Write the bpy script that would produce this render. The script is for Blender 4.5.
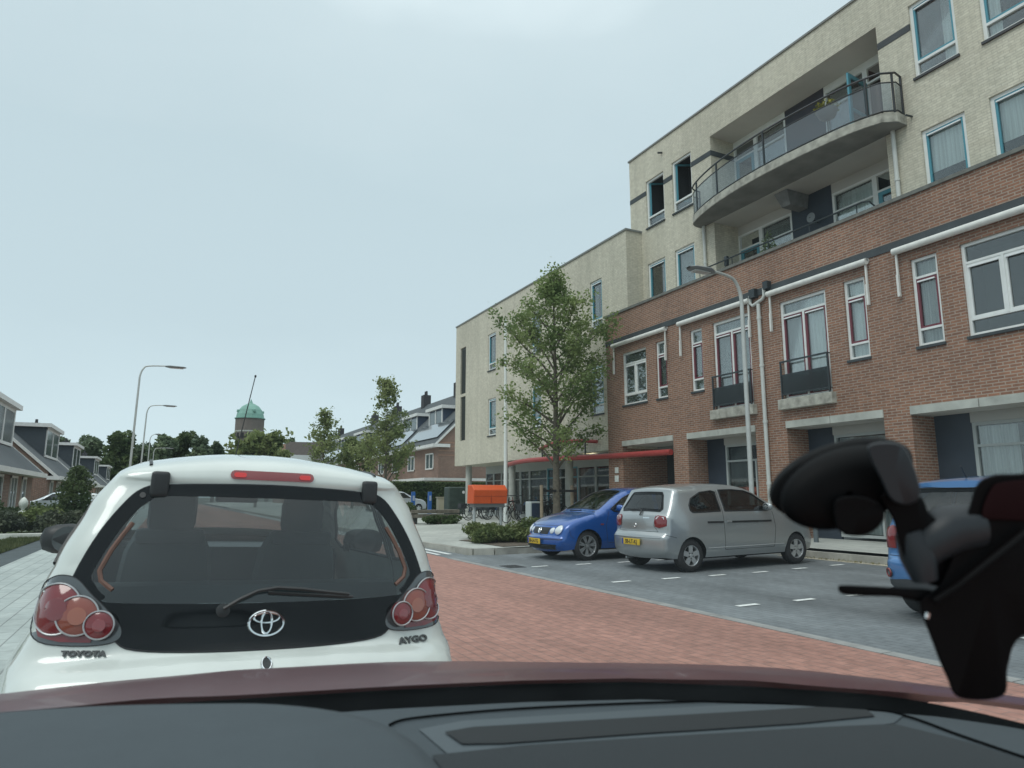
import bpy, bmesh, math, random
from mathutils import Vector, Matrix, noise
from mathutils.bvhtree import BVHTree
from mathutils.geometry import delaunay_2d_cdt
R = math.radians
rnd = random.Random(7)
S = bpy.context.scene
for o in list(bpy.data.objects): bpy.data.objects.remove(o)

# ------------------------------------------------------------ camera
cam_d = bpy.data.cameras.new('camera'); cam = bpy.data.objects.new('camera', cam_d)
S.collection.objects.link(cam); S.camera = cam
cam_d.sensor_width = 36.0; cam_d.lens = 36*685/1024; cam_d.clip_start = .02; cam_d.clip_end = 3000
cam.location = (0, 0, 1.3)
cam.rotation_euler = (R(90+9.327), 0, R(-26.559))
cam_d.dof.use_dof = True; cam_d.dof.focus_distance = 11.0; cam_d.dof.aperture_fstop = 24.08/3.4
# ------------------------------------------------------------ sky
W = bpy.data.worlds.new("World"); S.world = W; W.use_nodes = True
nt = W.node_tree; nt.nodes.clear()
def wn(t, **k):
    n = nt.nodes.new(t)
    for a, b in k.items(): setattr(n, a, b)
    return n
out = wn('ShaderNodeOutputWorld'); bg = wn('ShaderNodeBackground'); bg2 = wn('ShaderNodeBackground'); mx = wn('ShaderNodeMixShader')
sky = wn('ShaderNodeTexSky', sky_type='NISHITA'); sky.sun_disc = False
SUN_EL, SUN_AZ = 52, 245
sky.sun_elevation = R(SUN_EL); sky.sun_rotation = R(SUN_AZ)
nt.links.new(sky.outputs[0], bg.inputs[0]); bg.inputs[1].default_value = .07
tc = wn('ShaderNodeTexCoord'); sp = wn('ShaderNodeSeparateXYZ'); nt.links.new(tc.outputs['Generated'], sp.inputs[0])
cr = wn('ShaderNodeValToRGB')                      # overcast sky, brighter towards the zenith
nz = wn('ShaderNodeTexNoise'); nz.inputs['Scale'].default_value = 2.6; nz.inputs['Detail'].default_value = 3.5
nz.inputs['Roughness'].default_value = .5
mp = wn('ShaderNodeMapping'); mp.inputs['Scale'].default_value = (1, 1, 2.4)
nt.links.new(tc.outputs['Generated'], mp.inputs[0]); nt.links.new(mp.outputs[0], nz.inputs[0])
ma = wn('ShaderNodeMath', operation='MULTIPLY_ADD'); ma.inputs[1].default_value = .26; ma.inputs[2].default_value = -.14
nt.links.new(nz.outputs[0], ma.inputs[0])
ad = wn('ShaderNodeMath', operation='ADD'); nt.links.new(sp.outputs[2], ad.inputs[0]); nt.links.new(ma.outputs[0], ad.inputs[1])
nt.links.new(ad.outputs[0], cr.inputs[0])
e = cr.color_ramp.elements
e[0].position = 0.0; e[0].color = (.66, .785, .84, 1)
e[1].position = 1.0; e[1].color = (1.5, 1.58, 1.60, 1)
k = e.new(.22); k.color = (.575, .69, .745, 1)
k = e.new(.42); k.color = (.565, .68, .735, 1)
k = e.new(.60); k.color = (.64, .75, .80, 1)
nt.links.new(cr.outputs[0], bg2.inputs[0]); bg2.inputs[1].default_value = 1.0
mx.inputs[0].default_value = .93
nt.links.new(bg.outputs[0], mx.inputs[1]); nt.links.new(bg2.outputs[0], mx.inputs[2]); nt.links.new(mx.outputs[0], out.inputs[0])
# ------------------------------------------------------------ sun behind cloud
sd = bpy.data.lights.new('sun', 'SUN'); sd.energy = .9; sd.angle = R(25); sd.color = (1, .97, .92)
so = bpy.data.objects.new('sun', sd); S.collection.objects.link(so)
so.rotation_euler = (R(90-SUN_EL), 0, R(180-SUN_AZ))
S.view_settings.view_transform = 'Standard'; S.view_settings.look = 'None'
S.view_settings.gamma = 1; S.view_settings.use_curve_mapping = False
S.view_settings.exposure = 0.18
S.cycles.transparent_max_bounces = 24; S.cycles.max_bounces = 8

# ============================================================ materials
MATS = {}
def mat(name, col=(.5, .5, .5), rough=.6, metal=0, var=0, vscale=6, bump=0, bscale=60, coat=0, spec=.5, detail=4, stretch=None):
    if name in MATS: return MATS[name]
    m = bpy.data.materials.new(name); m.use_nodes = True; MATS[name] = m
    n = m.node_tree; b = n.nodes['Principled BSDF']
    b.inputs['Base Color'].default_value = (*col, 1); b.inputs['Roughness'].default_value = rough
    b.inputs['Metallic'].default_value = metal; b.inputs['Coat Weight'].default_value = coat
    b.inputs['Specular IOR Level'].default_value = spec
    b.inputs['Coat Roughness'].default_value = .04
    if var or bump:
        t = n.nodes.new('ShaderNodeTexCoord'); src = t.outputs['Object']
        if stretch:
            mpn = n.nodes.new('ShaderNodeMapping'); mpn.inputs['Scale'].default_value = stretch
            n.links.new(src, mpn.inputs[0]); src = mpn.outputs[0]
    if var:
        z = n.nodes.new('ShaderNodeTexNoise'); z.inputs['Scale'].default_value = vscale; z.inputs['Detail'].default_value = detail
        n.links.new(src, z.inputs[0])
        r = n.nodes.new('ShaderNodeMapRange'); r.inputs[1].default_value = .3; r.inputs[2].default_value = .7
        r.inputs[3].default_value = 1-var; r.inputs[4].default_value = 1+var
        n.links.new(z.outputs[0], r.inputs[0])
        v = n.nodes.new('ShaderNodeVectorMath'); v.operation = 'SCALE'; v.inputs[0].default_value = col
        n.links.new(r.outputs[0], v.inputs['Scale']); n.links.new(v.outputs[0], b.inputs['Base Color'])
    if bump:
        z = n.nodes.new('ShaderNodeTexNoise'); z.inputs['Scale'].default_value = bscale; z.inputs['Detail'].default_value = 3
        n.links.new(src, z.inputs[0]); bp = n.nodes.new('ShaderNodeBump'); bp.inputs['Strength'].default_value = bump
        bp.inputs['Distance'].default_value = .02; n.links.new(z.outputs[0], bp.inputs['Height']); n.links.new(bp.outputs[0], b.inputs['Normal'])
    return m
def brick(name, c1, c2, mortar, bw=.22, bh=.0625, ms=.012, axis='wall', stain=.18, rough=.85, bumpd=.004, sscale=.5, off=.5, cvar=.25, streak=0):
    m = bpy.data.materials.new(name); m.use_nodes = True; MATS[name] = m
    n = m.node_tree; b = n.nodes['Principled BSDF']; b.inputs['Roughness'].default_value = rough
    g = n.nodes.new('ShaderNodeNewGeometry'); s = n.nodes.new('ShaderNodeSeparateXYZ'); n.links.new(g.outputs['Position'], s.inputs[0])
    c = n.nodes.new('ShaderNodeCombineXYZ')
    if axis == 'wall':
        a = n.nodes.new('ShaderNodeMath'); a.operation = 'ADD'; n.links.new(s.outputs[0], a.inputs[0]); n.links.new(s.outputs[1], a.inputs[1])
        n.links.new(a.outputs[0], c.inputs[0]); n.links.new(s.outputs[2], c.inputs[1])
    elif axis == 'yx': n.links.new(s.outputs[1], c.inputs[0]); n.links.new(s.outputs[0], c.inputs[1])
    else: n.links.new(s.outputs[0], c.inputs[0]); n.links.new(s.outputs[1], c.inputs[1])
    t = n.nodes.new('ShaderNodeTexBrick'); n.links.new(c.outputs[0], t.inputs[0])
    t.offset = off
    t.inputs['Color1'].default_value = (*c1, 1); t.inputs['Color2'].default_value = (*c2, 1); t.inputs['Mortar'].default_value = (*mortar, 1)
    t.inputs['Scale'].default_value = 1; t.inputs['Mortar Size'].default_value = ms; t.inputs['Brick Width'].default_value = bw
    t.inputs['Row Height'].default_value = bh; t.inputs['Mortar Smooth'].default_value = .3; t.inputs['Bias'].default_value = 0
    z = n.nodes.new('ShaderNodeTexNoise'); z.inputs['Scale'].default_value = sscale; z.inputs['Detail'].default_value = 6; n.links.new(g.outputs['Position'], z.inputs[0])
    z2 = n.nodes.new('ShaderNodeTexNoise'); z2.inputs['Scale'].default_value = 9; z2.inputs['Detail'].default_value = 2; n.links.new(g.outputs['Position'], z2.inputs[0])
    r = n.nodes.new('ShaderNodeMapRange'); r.inputs[1].default_value = .3; r.inputs[2].default_value = .7; r.inputs[3].default_value = 1-stain; r.inputs[4].default_value = 1+stain
    r2 = n.nodes.new('ShaderNodeMapRange'); r2.inputs[1].default_value = .3; r2.inputs[2].default_value = .7; r2.inputs[3].default_value = 1-cvar*.5; r2.inputs[4].default_value = 1+cvar*.5
    n.links.new(z.outputs[0], r.inputs[0]); n.links.new(z2.outputs[0], r2.inputs[0])
    mm = n.nodes.new('ShaderNodeMath'); mm.operation = 'MULTIPLY'; n.links.new(r.outputs[0], mm.inputs[0]); n.links.new(r2.outputs[0], mm.inputs[1])
    if streak:                                           # rain streaks on walls, wheel tracks along the road
        q = n.nodes.new('ShaderNodeMapping'); q.inputs['Scale'].default_value = (2.6, 2.6, .16) if axis == 'wall' else (.9, .05, 1)
        n.links.new(g.outputs['Position'], q.inputs[0]); z3 = n.nodes.new('ShaderNodeTexNoise'); z3.inputs['Scale'].default_value = 1; z3.inputs['Detail'].default_value = 5
        n.links.new(q.outputs[0], z3.inputs[0]); r3 = n.nodes.new('ShaderNodeMapRange'); r3.inputs[1].default_value = .32; r3.inputs[2].default_value = .62; r3.inputs[3].default_value = 1-streak*1.4; r3.inputs[4].default_value = 1+streak*.5
        n.links.new(z3.outputs[0], r3.inputs[0]); m3 = n.nodes.new('ShaderNodeMath'); m3.operation = 'MULTIPLY'; n.links.new(mm.outputs[0], m3.inputs[0]); n.links.new(r3.outputs[0], m3.inputs[1]); mm = m3
    v = n.nodes.new('ShaderNodeVectorMath'); v.operation = 'SCALE'; n.links.new(t.outputs[0], v.inputs[0]); n.links.new(mm.outputs[0], v.inputs['Scale'])
    n.links.new(v.outputs[0], b.inputs['Base Color'])
    bp = n.nodes.new('ShaderNodeBump'); bp.inputs['Strength'].default_value = .6; bp.inputs['Distance'].default_value = bumpd; bp.invert = True
    n.links.new(t.outputs['Fac'], bp.inputs['Height']); n.links.new(bp.outputs[0], b.inputs['Normal'])
    return m
def glass(name, tint=(.8, .9, .9), refl=.1, rough=.02, minr=.04):
    m = bpy.data.materials.new(name); m.use_nodes = True; MATS[name] = m
    n = m.node_tree; n.nodes.remove(n.nodes['Principled BSDF']); o = n.nodes['Material Output']
    t = n.nodes.new('ShaderNodeBsdfTransparent'); t.inputs[0].default_value = (*tint, 1)
    g = n.nodes.new('ShaderNodeBsdfGlossy'); g.inputs['Roughness'].default_value = rough
    l = n.nodes.new('ShaderNodeFresnel'); l.inputs[0].default_value = 1.5
    r = n.nodes.new('ShaderNodeMapRange'); r.inputs[1].default_value = .04; r.inputs[2].default_value = 1; r.inputs[3].default_value = minr; r.inputs[4].default_value = refl
    mxx = n.nodes.new('ShaderNodeMixShader'); n.links.new(l.outputs[0], r.inputs[0]); n.links.new(r.outputs[0], mxx.inputs[0])
    n.links.new(t.outputs[0], mxx.inputs[1]); n.links.new(g.outputs[0], mxx.inputs[2]); n.links.new(mxx.outputs[0], o.inputs[0])
    return m
def leafmat(name, c1, c2, trans=.3, scale=1.2):
    m = bpy.data.materials.new(name); m.use_nodes = True; MATS[name] = m
    n = m.node_tree; b = n.nodes['Principled BSDF']; b.inputs['Roughness'].default_value = .55; b.inputs['Specular IOR Level'].default_value = .3
    g = n.nodes.new('ShaderNodeNewGeometry'); z = n.nodes.new('ShaderNodeTexNoise'); z.inputs['Scale'].default_value = scale; z.inputs['Detail'].default_value = 5
    n.links.new(g.outputs['Position'], z.inputs[0])
    c = n.nodes.new('ShaderNodeValToRGB'); c.color_ramp.elements[0].position = .36; c.color_ramp.elements[1].position = .64
    c.color_ramp.elements[0].color = (*c1, 1); c.color_ramp.elements[1].color = (*c2, 1)
    n.links.new(z.outputs[0], c.inputs[0]); n.links.new(c.outputs[0], b.inputs['Base Color'])
    t = n.nodes.new('ShaderNodeBsdfTranslucent'); n.links.new(c.outputs[0], t.inputs[0]); mxx = n.nodes.new('ShaderNodeMixShader'); mxx.inputs[0].default_value = trans
    o = n.nodes['Material Output']; n.links.new(b.outputs[0], mxx.inputs[1]); n.links.new(t.outputs[0], mxx.inputs[2]); n.links.new(mxx.outputs[0], o.inputs[0])
    return m
BRICK = brick('red_brick', (.295, .143, .088), (.205, .100, .066), (.325, .258, .205), stain=.14, streak=.06)
BUFF = brick('buff_brick', (.63, .595, .485), (.565, .53, .425), (.50, .47, .385), stain=.10, ms=.011, cvar=.2, sscale=.35, streak=.06)
HBRICK = brick('house_brick', (.23, .115, .08), (.17, .085, .06), (.30, .25, .21))
ROADB = brick('clinker_paving', (.37, .190, .148), (.325, .166, .130), (.255, .15, .122), bw=.21, bh=.105, ms=.008, axis='yx', stain=.12, streak=.14, cvar=.35, rough=.75)
ASPH = mat('asphalt_grey', (.165, .195, .20), .85, var=.14, vscale=1.4, bump=.3, bscale=120, detail=8)
BAYP = brick('grey_bay_paving', (.175, .192, .20), (.15, .167, .175), (.11, .122, .128), bw=.21, bh=.105, ms=.006, axis='yx', stain=.18, cvar=.2, rough=.8, sscale=.9, streak=.22)
DASPH = mat('asphalt_dark', (.06, .075, .08), .85, var=.15, vscale=2, bump=.3)
TILE = brick('concrete_tiles', (.44, .45, .41), (.38, .39, .36), (.25, .26, .24), bw=.3, bh=.3, ms=.006, axis='xy', stain=.14, cvar=.12, rough=.8)
LTILE = brick('grey_tiles', (.40, .44, .42), (.345, .385, .37), (.22, .24, .23), bw=.4, bh=.2, ms=.008, axis='yx', stain=.14, cvar=.2, rough=.8)
KERB = mat('kerb_concrete', (.36, .35, .31), .85, var=.25, vscale=3, bump=.3)
CONC = mat('concrete', (.42, .43, .39), .85, var=.18, vscale=3, bump=.2)
STAINC = mat('weathered_concrete', (.38, .37, .32), .9, var=.38, vscale=5, bump=.4, detail=8)
SOFF = mat('soffit_render', (.52, .52, .49), .9, var=.08, vscale=1)
WHITEP = mat('white_frame', (.74, .76, .74), .45, var=.05, vscale=5)
CREAM = mat('cream_awning', (.70, .70, .66), .45, var=.08)
TEAL = mat('teal_frame', (.07, .27, .34), .4)
MAROON = mat('maroon_sash', (.16, .03, .045), .4)
SLATE = mat('slate_band', (.045, .055, .06), .7, var=.2, vscale=3)
NAVY = mat('navy_cladding', (.028, .040, .058), .6, var=.12, vscale=2)
DARKM = mat('dark_metal', (.035, .045, .05), .4, metal=.3)
GALV = mat('galvanised_steel', (.42, .45, .45), .45, metal=.4, var=.1)
PIPEW = mat('downpipe_grey', (.58, .60, .57), .5, var=.06)
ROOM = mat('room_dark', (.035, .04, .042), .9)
CURT = mat('net_curtain', (.84, .86, .84), .9, var=.18, vscale=3, stretch=(9, 9, .25))
CURT2 = mat('grey_curtain', (.45, .47, .46), .9, var=.25, vscale=3, stretch=(9, 9, .25))
WGLASS = glass('window_glass', (.92, .96, .96), .85, .03, .10)
FROST = glass('frosted_panel', (.50, .57, .62), .6, .25, .16)
REDP = mat('red_paint', (.36, .045, .04), .4, var=.1)
ORANGE = mat('orange_paint', (.62, .095, .02), .4, var=.06)
LPOLE = mat('lamp_pole', (.50, .52, .50), .45, metal=.2, var=.06)
POLEW = mat('white_pole', (.72, .75, .72), .4)
BARK = mat('bark', (.12, .105, .08), .9, var=.3, vscale=12, bump=.5)
WOOD = mat('grey_wood', (.17, .15, .12), .85, var=.3, vscale=6)
STAKE = mat('stake_wood', (.26, .21, .15), .85, var=.2, vscale=8)
SOIL = mat('soil', (.10, .08, .06), .95, var=.3, vscale=8, bump=.4)
GRASS = mat('grass', (.07, .10, .035), .95, var=.35, vscale=3, bump=.6, bscale=30)
RTILE = mat('roof_tiles', (.075, .085, .09), .75, var=.18, vscale=4, bump=.4, bscale=14)
RTILEB = mat('roof_tiles_brown', (.075, .062, .055), .8, var=.2, vscale=4)
TRIM = mat('white_trim', (.70, .70, .68), .5, var=.08)
PAINT = mat('road_paint', (.72, .74, .72), .7, var=.15, vscale=20)
BLACKP = mat('black_plastic', (.012, .013, .014), .45)
RUBB = mat('tyre_rubber', (.018, .018, .019), .8)
ALLOY = mat('alloy', (.52, .54, .55), .3, metal=.7)
CHROME = mat('chrome', (.75, .77, .78), .12, metal=1)
SEAT = mat('seat_fabric', (.05, .06, .065), .9)
YPL = mat('plate_yellow', (.62, .42, .03), .45)
INK = mat('plate_ink', (.02, .02, .02), .5)
COPPER = mat('copper_patina', (.20, .37, .31), .7, var=.12, vscale=.5)
TOWERB = mat('tower_brick', (.17, .145, .13), .9, var=.15, vscale=.4)

# ============================================================ helpers
C = S.collection
LOC = {}
class B:
    def __init__(s): s.v = []; s.f = []; s.sm = []
    def add(s, vs, fs, smooth=False):
        o = len(s.v); s.v += [tuple(v) for v in vs]; s.f += [tuple(i+o for i in f) for f in fs]; s.sm += [smooth]*len(fs); return s
    def box(s, x0, x1, y0, y1, z0, z1):
        x0, x1 = sorted((x0, x1)); y0, y1 = sorted((y0, y1)); z0, z1 = sorted((z0, z1))
        v = [(x, y, z) for z in (z0, z1) for y in (y0, y1) for x in (x0, x1)]
        return s.add(v, [(0, 2, 3, 1), (4, 5, 7, 6), (0, 1, 5, 4), (2, 6, 7, 3), (0, 4, 6, 2), (1, 3, 7, 5)])
    def bbox(s, x0, x1, y0, y1, z0, z1, r=.02, seg=2):     # bevelled box
        bm = bmesh.new(); bmesh.ops.create_cube(bm, size=1)
        for v in bm.verts: v.co = Vector(((x0+x1)/2+v.co.x*(x1-x0), (y0+y1)/2+v.co.y*(y1-y0), (z0+z1)/2+v.co.z*(z1-z0)))
        bmesh.ops.bevel(bm, geom=bm.edges[:], offset=r, segments=seg, profile=.6, affect='EDGES')
        s.bm(bm, True); return s
    def bm(s, bm, smooth=False):
        bm.verts.index_update(); vs = [v.co[:] for v in bm.verts]; fs = [[v.index for v in f.verts] for f in bm.faces]
        bm.free(); return s.add(vs, fs, smooth)
    def quad(s, a, b, c, d): return s.add([a, b, c, d], [(0, 1, 2, 3)])
    def tube(s, pts, r, n=8, caps=True, smooth=True):
        pts = [Vector(p) for p in pts]; rs = r if isinstance(r, (list, tuple)) else [r]*len(pts)
        vs = []; fs = []; up = None
        for i, p in enumerate(pts):
            t = (pts[min(i+1, len(pts)-1)]-pts[max(i-1, 0)]).normalized()
            if up is None: up = t.orthogonal().normalized()
            up = (up-t*up.dot(t)); up = up.normalized() if up.length > 1e-6 else t.orthogonal().normalized()
            w = t.cross(up)
            for j in range(n): a = 2*math.pi*j/n; vs.append(p+(up*math.cos(a)+w*math.sin(a))*rs[i])
        for i in range(len(pts)-1):
            for j in range(n): fs.append((i*n+j, i*n+(j+1) % n, (i+1)*n+(j+1) % n, (i+1)*n+j))
        s.add(vs, fs, smooth)
        if caps: s.add(vs[:n], [tuple(range(n))[::-1]]); s.add(vs[-n:], [tuple(range(n))])
        return s
    def lathe(s, prof, c=(0, 0, 0), n=24, axis='z', smooth=True):
        vs = []; fs = []; c = Vector(c)
        for r, h in prof:
            for j in range(n):
                a = 2*math.pi*j/n; x, y = r*math.cos(a), r*math.sin(a)
                vs.append(c+(Vector((x, y, h)) if axis == 'z' else Vector((h, x, y)) if axis == 'x' else Vector((x, h, y))))
        for i in range(len(prof)-1):
            for j in range(n): fs.append((i*n+j, i*n+(j+1) % n, (i+1)*n+(j+1) % n, (i+1)*n+j))
        return s.add(vs, fs, smooth)
    def prism(s, poly, d0, d1, axis='x'):                # poly in the two other axes
        f3 = {'x': lambda a, b, d: (d, a, b), 'y': lambda a, b, d: (a, d, b), 'z': lambda a, b, d: (a, b, d)}[axis]
        n = len(poly); v = [f3(a, b, d0) for a, b in poly]+[f3(a, b, d1) for a, b in poly]
        return s.add(v, [tuple(range(n)), tuple(range(2*n-1, n-1, -1))]+[(i, (i+1) % n, n+(i+1) % n, n+i) for i in range(n)])
    def grid(s, rows, smooth=True, close=False):
        m = len(rows[0]); vs = [p for r in rows for p in r]; fs = []
        for i in range(len(rows)-1):
            for j in range(m if close else m-1): fs.append((i*m+j, i*m+(j+1) % m, (i+1)*m+(j+1) % m, (i+1)*m+j))
        return s.add(vs, fs, smooth)
    def xform(s, M): s.v = [tuple(M @ Vector(v)) for v in s.v]; return s
def obj(name, b, m, parent=None, local=False, bevel=0, solid=0, fix=True):
    me = bpy.data.meshes.new(name); me.from_pydata(b.v, [], b.f)
    me.polygons.foreach_set('use_smooth', b.sm)
    if fix:
        bm = bmesh.new(); bm.from_mesh(me)
        if any(b.sm): bmesh.ops.remove_doubles(bm, verts=bm.verts, dist=1e-4)
        bmesh.ops.recalc_face_normals(bm, faces=bm.faces); bm.to_mesh(me); bm.free()
    for q in (m if isinstance(m, (list, tuple)) else [m]): me.materials.append(q)
    o = bpy.data.objects.new(name, me); C.objects.link(o)
    if parent:
        o.parent = parent; r = parent
        while r.parent: r = r.parent
        if not local and r.name in LOC: me.transform(LOC[r.name].inverted())
    if bevel:
        md = o.modifiers.new('bevel', 'BEVEL'); md.width = bevel; md.segments = 2; md.limit_method = 'ANGLE'
    if solid:
        md = o.modifiers.new('solid', 'SOLIDIFY'); md.thickness = solid
    if any(b.sm):
        try: me.set_sharp_from_angle(angle=R(45))
        except Exception: pass
    return o
def tag(o, label=None, cat=None, group=None, kind=None):
    if label: o['label'] = label
    if cat: o['category'] = cat
    if group: o['group'] = group
    if kind: o['kind'] = kind
    return o
def thing(name, label, cat, loc=(0, 0, 0), rz=0, group=None, rx=0):
    o = bpy.data.objects.new(name, None); C.objects.link(o); o.empty_display_size = .2
    o.location = loc; o.rotation_euler = (0, rx, rz)
    LOC[o.name] = Matrix.Translation(loc) @ Matrix.Rotation(rz, 4, 'Z') @ Matrix.Rotation(rx, 4, 'Y')
    return tag(o, label, cat, group)
def one(name, b, m, label, cat, loc=(0, 0, 0), group=None, **k):      # a thing that is a single mesh, origin at its base
    o = obj(name, b, m, **k); o.data.transform(Matrix.Translation(loc).inverted()); o.location = loc
    return tag(o, label, cat, group)
def struct(name, b, m): return tag(obj(name, b, m), kind='structure')
def kids(o): return [c for c in C.objects if c.parent == o]
def copy_tree(o, parent=None):
    c = o.copy(); C.objects.link(c); c.parent = parent
    for ch in kids(o): copy_tree(ch, c)
    return c
def text_b(body, size, depth=.004, bold=0):
    cu = bpy.data.curves.new('t', 'FONT'); cu.body = body; cu.size = size; cu.extrude = depth; cu.offset = bold
    cu.align_x = 'CENTER'; cu.align_y = 'CENTER'; cu.resolution_u = 3
    o = bpy.data.objects.new('t', cu); me = bpy.data.meshes.new_from_object(o)
    b = B(); b.add([v.co[:] for v in me.vertices], [tuple(p.vertices) for p in me.polygons])
    bpy.data.objects.remove(o); bpy.data.meshes.remove(me); return b
def catmull(P, n=6, closed=False):
    P = [Vector(p) for p in P]; out = []; N = len(P)
    rng = range(N) if closed else range(N-1)
    for i in rng:
        g = (lambda k: P[k % N]) if closed else (lambda k: P[max(0, min(N-1, k))])
        p0, p1, p2, p3 = g(i-1), g(i), g(i+1), g(i+2)
        for j in range(n):
            t = j/n
            out.append(.5*((2*p1)+(-p0+p2)*t+(2*p0-5*p1+4*p2-p3)*t*t+(-p0+3*p1-3*p2+p3)*t**3))
    if not closed: out.append(P[-1])
    return out
def inpoly(x, y, P):
    c = False; n = len(P); j = n-1
    for i in range(n):
        xi, yi = P[i][0], P[i][1]; xj, yj = P[j][0], P[j][1]
        if (yi > y) != (yj > y) and x < (xj-xi)*(y-yi)/(yj-yi)+xi: c = not c
        j = i
    return c
def densify(P, h, closed=True):
    out = []; n = len(P)
    for i in range(n if closed else n-1):
        a, b = Vector(P[i][:2]), Vector(P[(i+1) % n][:2]); k = max(1, int((b-a).length/h+.5))
        out += [a+(b-a)*j/k for j in range(k)]
    if not closed: out.append(Vector(P[-1][:2]))
    return out
def segdist(p, a, b):
    ab = b-a; t = max(0, min(1, (p-a).dot(ab)/max(ab.length_squared, 1e-12))); return (p-a-ab*t).length
def cdt(outer, holes=(), h=.06, extra=(), hy=None, grid=True):
    loops = [densify(outer, h)]+[densify(q, h) for q in holes]
    vs = []; es = []
    for L in loops:
        o = len(vs); vs += L; es += [(o+i, o+(i+1) % len(L)) for i in range(len(L))]
    xs = [v.x for v in loops[0]]; ys = [v.y for v in loops[0]]
    hy = hy or h; x0, x1, y0, y1 = min(xs), max(xs), min(ys), max(ys)
    nx, ny = (int((x1-x0)/h)+1, int((y1-y0)/hy)+1) if grid else (0, 0)
    segs = [(L[i], L[(i+1) % len(L)]) for L in loops for i in range(len(L))]
    cand = [Vector((x0+(i+.5+.25*(j % 2))*h, y0+(j+.5)*hy)) for i in range(nx) for j in range(ny)]+list(extra)
    md = min(h, hy)*.35
    for ci, p in enumerate(cand):
        if not inpoly(p.x, p.y, loops[0]) or any(inpoly(p.x, p.y, q) for q in loops[1:]): continue
        lim = md if ci < nx*ny else .004
        if any(abs(a.x-p.x) < h*1.6 and abs(a.y-p.y) < h*1.6 and segdist(p, a, b_) < lim for a, b_ in segs): continue
        vs.append(p)
    r = delaunay_2d_cdt(vs, es, [], 0, 1e-6)
    v2, fs = r[0], r[2]; keep = []
    for f in fs:
        cx = sum(v2[i].x for i in f)/len(f); cy = sum(v2[i].y for i in f)/len(f)
        if inpoly(cx, cy, loops[0]) and not any(inpoly(cx, cy, q) for q in loops[1:]): keep.append(tuple(f))
    used = sorted({i for f in keep for i in f}); mpp = {u: i for i, u in enumerate(used)}
    return [v2[i] for i in used], [tuple(mpp[i] for i in f) for f in keep]
def shrink(P, d):                                     # inset a closed polygon
    n = len(P); P = [Vector(p[:2]) for p in P]
    area = sum(P[i].x*P[(i+1) % n].y-P[(i+1) % n].x*P[i].y for i in range(n)); sg = 1 if area > 0 else -1
    out = []
    for i in range(n):
        a, b, c = P[i-1], P[i], P[(i+1) % n]
        n1 = Vector((-(b-a).y, (b-a).x)).normalized(); n2 = Vector((-(c-b).y, (c-b).x)).normalized()
        m = (n1+n2); m = m.normalized() if m.length > 1e-5 else n1
        k = 1/max(.5, m.dot(n1)); out.append(b+m*d*k*sg)
    return out
# ============================================================ ground
def zt(x): return .018*max(0, x-9)          # bays rise a little towards the pavement
def zp(x): return .134+.018*max(0, x-6.2) if x < 14 else .274
b = B(); b.quad((-600, -200, -.02), (600, -200, -.02), (600, 900, -.02), (-600, 900, -.02))
struct('ground', b, mat('far_ground', (.10, .115, .09), .95, var=.3, vscale=.05))
b = B(); b.quad((-.9, -12, 0), (5.5, -12, 0), (5.5, 140, 0), (-.9, 140, 0)); struct('road', b, ROADB)
b = B(); b.quad((-2.65, -12, 0), (-.9, -12, 0), (-.9, 140, 0), (-2.65, 140, 0)); struct('parking_lane', b, LTILE)
b = B(); b.quad((-3.3, -12, -.004), (-2.65, -12, -.004), (-2.65, 26, -.004), (-3.3, 26, -.004)); struct('asphalt_strip', b, DASPH)
b = B(); b.quad((-9, -12, .0), (-4.2, -12, .0), (-4.2, 26.2, .0), (-9, 26.2, .0)); struct('left_pavement', b, LTILE)
b = B(); b.quad((-4.2, -12, .01), (-3.3, -12, .01), (-3.3, 26.2, .01), (-4.2, 26.2, .01)); struct('verge_soil', b, GRASS)
b = B(); b.bbox(-12, -2.7, 26.2, 26.55, -.05, .16, .02); struct('left_kerb', b, mat('pale_kerb', (.55, .55, .50), .8, var=.15))
b = B(); b.quad((-16, 26.55, .08), (-2.7, 26.55, .08), (-2.7, 140, .08), (-16, 140, .08)); struct('garden_ground', b, GRASS)
# parking bays, sloping up to the kerb
b = B()
for i in range(7):
    x0, x1 = 5.5+i*.93, 5.5+(i+1)*.93
    b.quad((x0, -12, zt(x0)+.002), (x1, -12, zt(x1)+.002), (x1, 14.5, zt(x1)+.002), (x0, 14.5, zt(x0)+.002))
struct('parking_bays', b, BAYP)
b = B()                                                  # flush grey edge band between road and bays
for y in range(-12, 14): b.box(5.46, 5.60, y+.006, y+.994, -.05, .006)
struct('edge_band', b, mat('edge_band', (.27, .27, .26), .8, var=.2, vscale=4))
b = B()
b.quad((5.5, 14.5, .002), (6.15, 14.5, .002), (6.15, 140, .002), (5.5, 140, .002)); struct('gutter', b, BAYP)
b = B()                                                  # painted bay marks and gutter lines
for yb in (1.2, 3.8, 6.41, 9.0, 11.6):
    for i in range(6):
        x = 6.38+i*.97; z = zt(x)+.008
        if yb == 11.6 and i > 3: continue
        b.quad((x-.17, yb-.045, z), (x+.17, yb-.045, z+.003), (x+.17, yb+.045, z+.003), (x-.17, yb+.045, z))
for x0, x1 in ((5.56, 5.66), (5.82, 5.94)): b.quad((x0, 14.9, .008), (x1, 14.9, .008), (x1, 60, .008), (x0, 60, .008))
struct('bay_markings', b, PAINT)
b = B(); b.box(5.75, 6.10, 11.6, 12.05, -.05, .010)
for k in range(6): b.box(5.79+k*.05, 5.81+k*.05, 11.64, 12.01, .010, .016)
one('drain_grate', b, mat('cast_iron', (.05, .052, .055), .6), 'dark iron drain grate between the red road and the parking bays', 'drain', (5.92, 11.8, 0))
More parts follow.
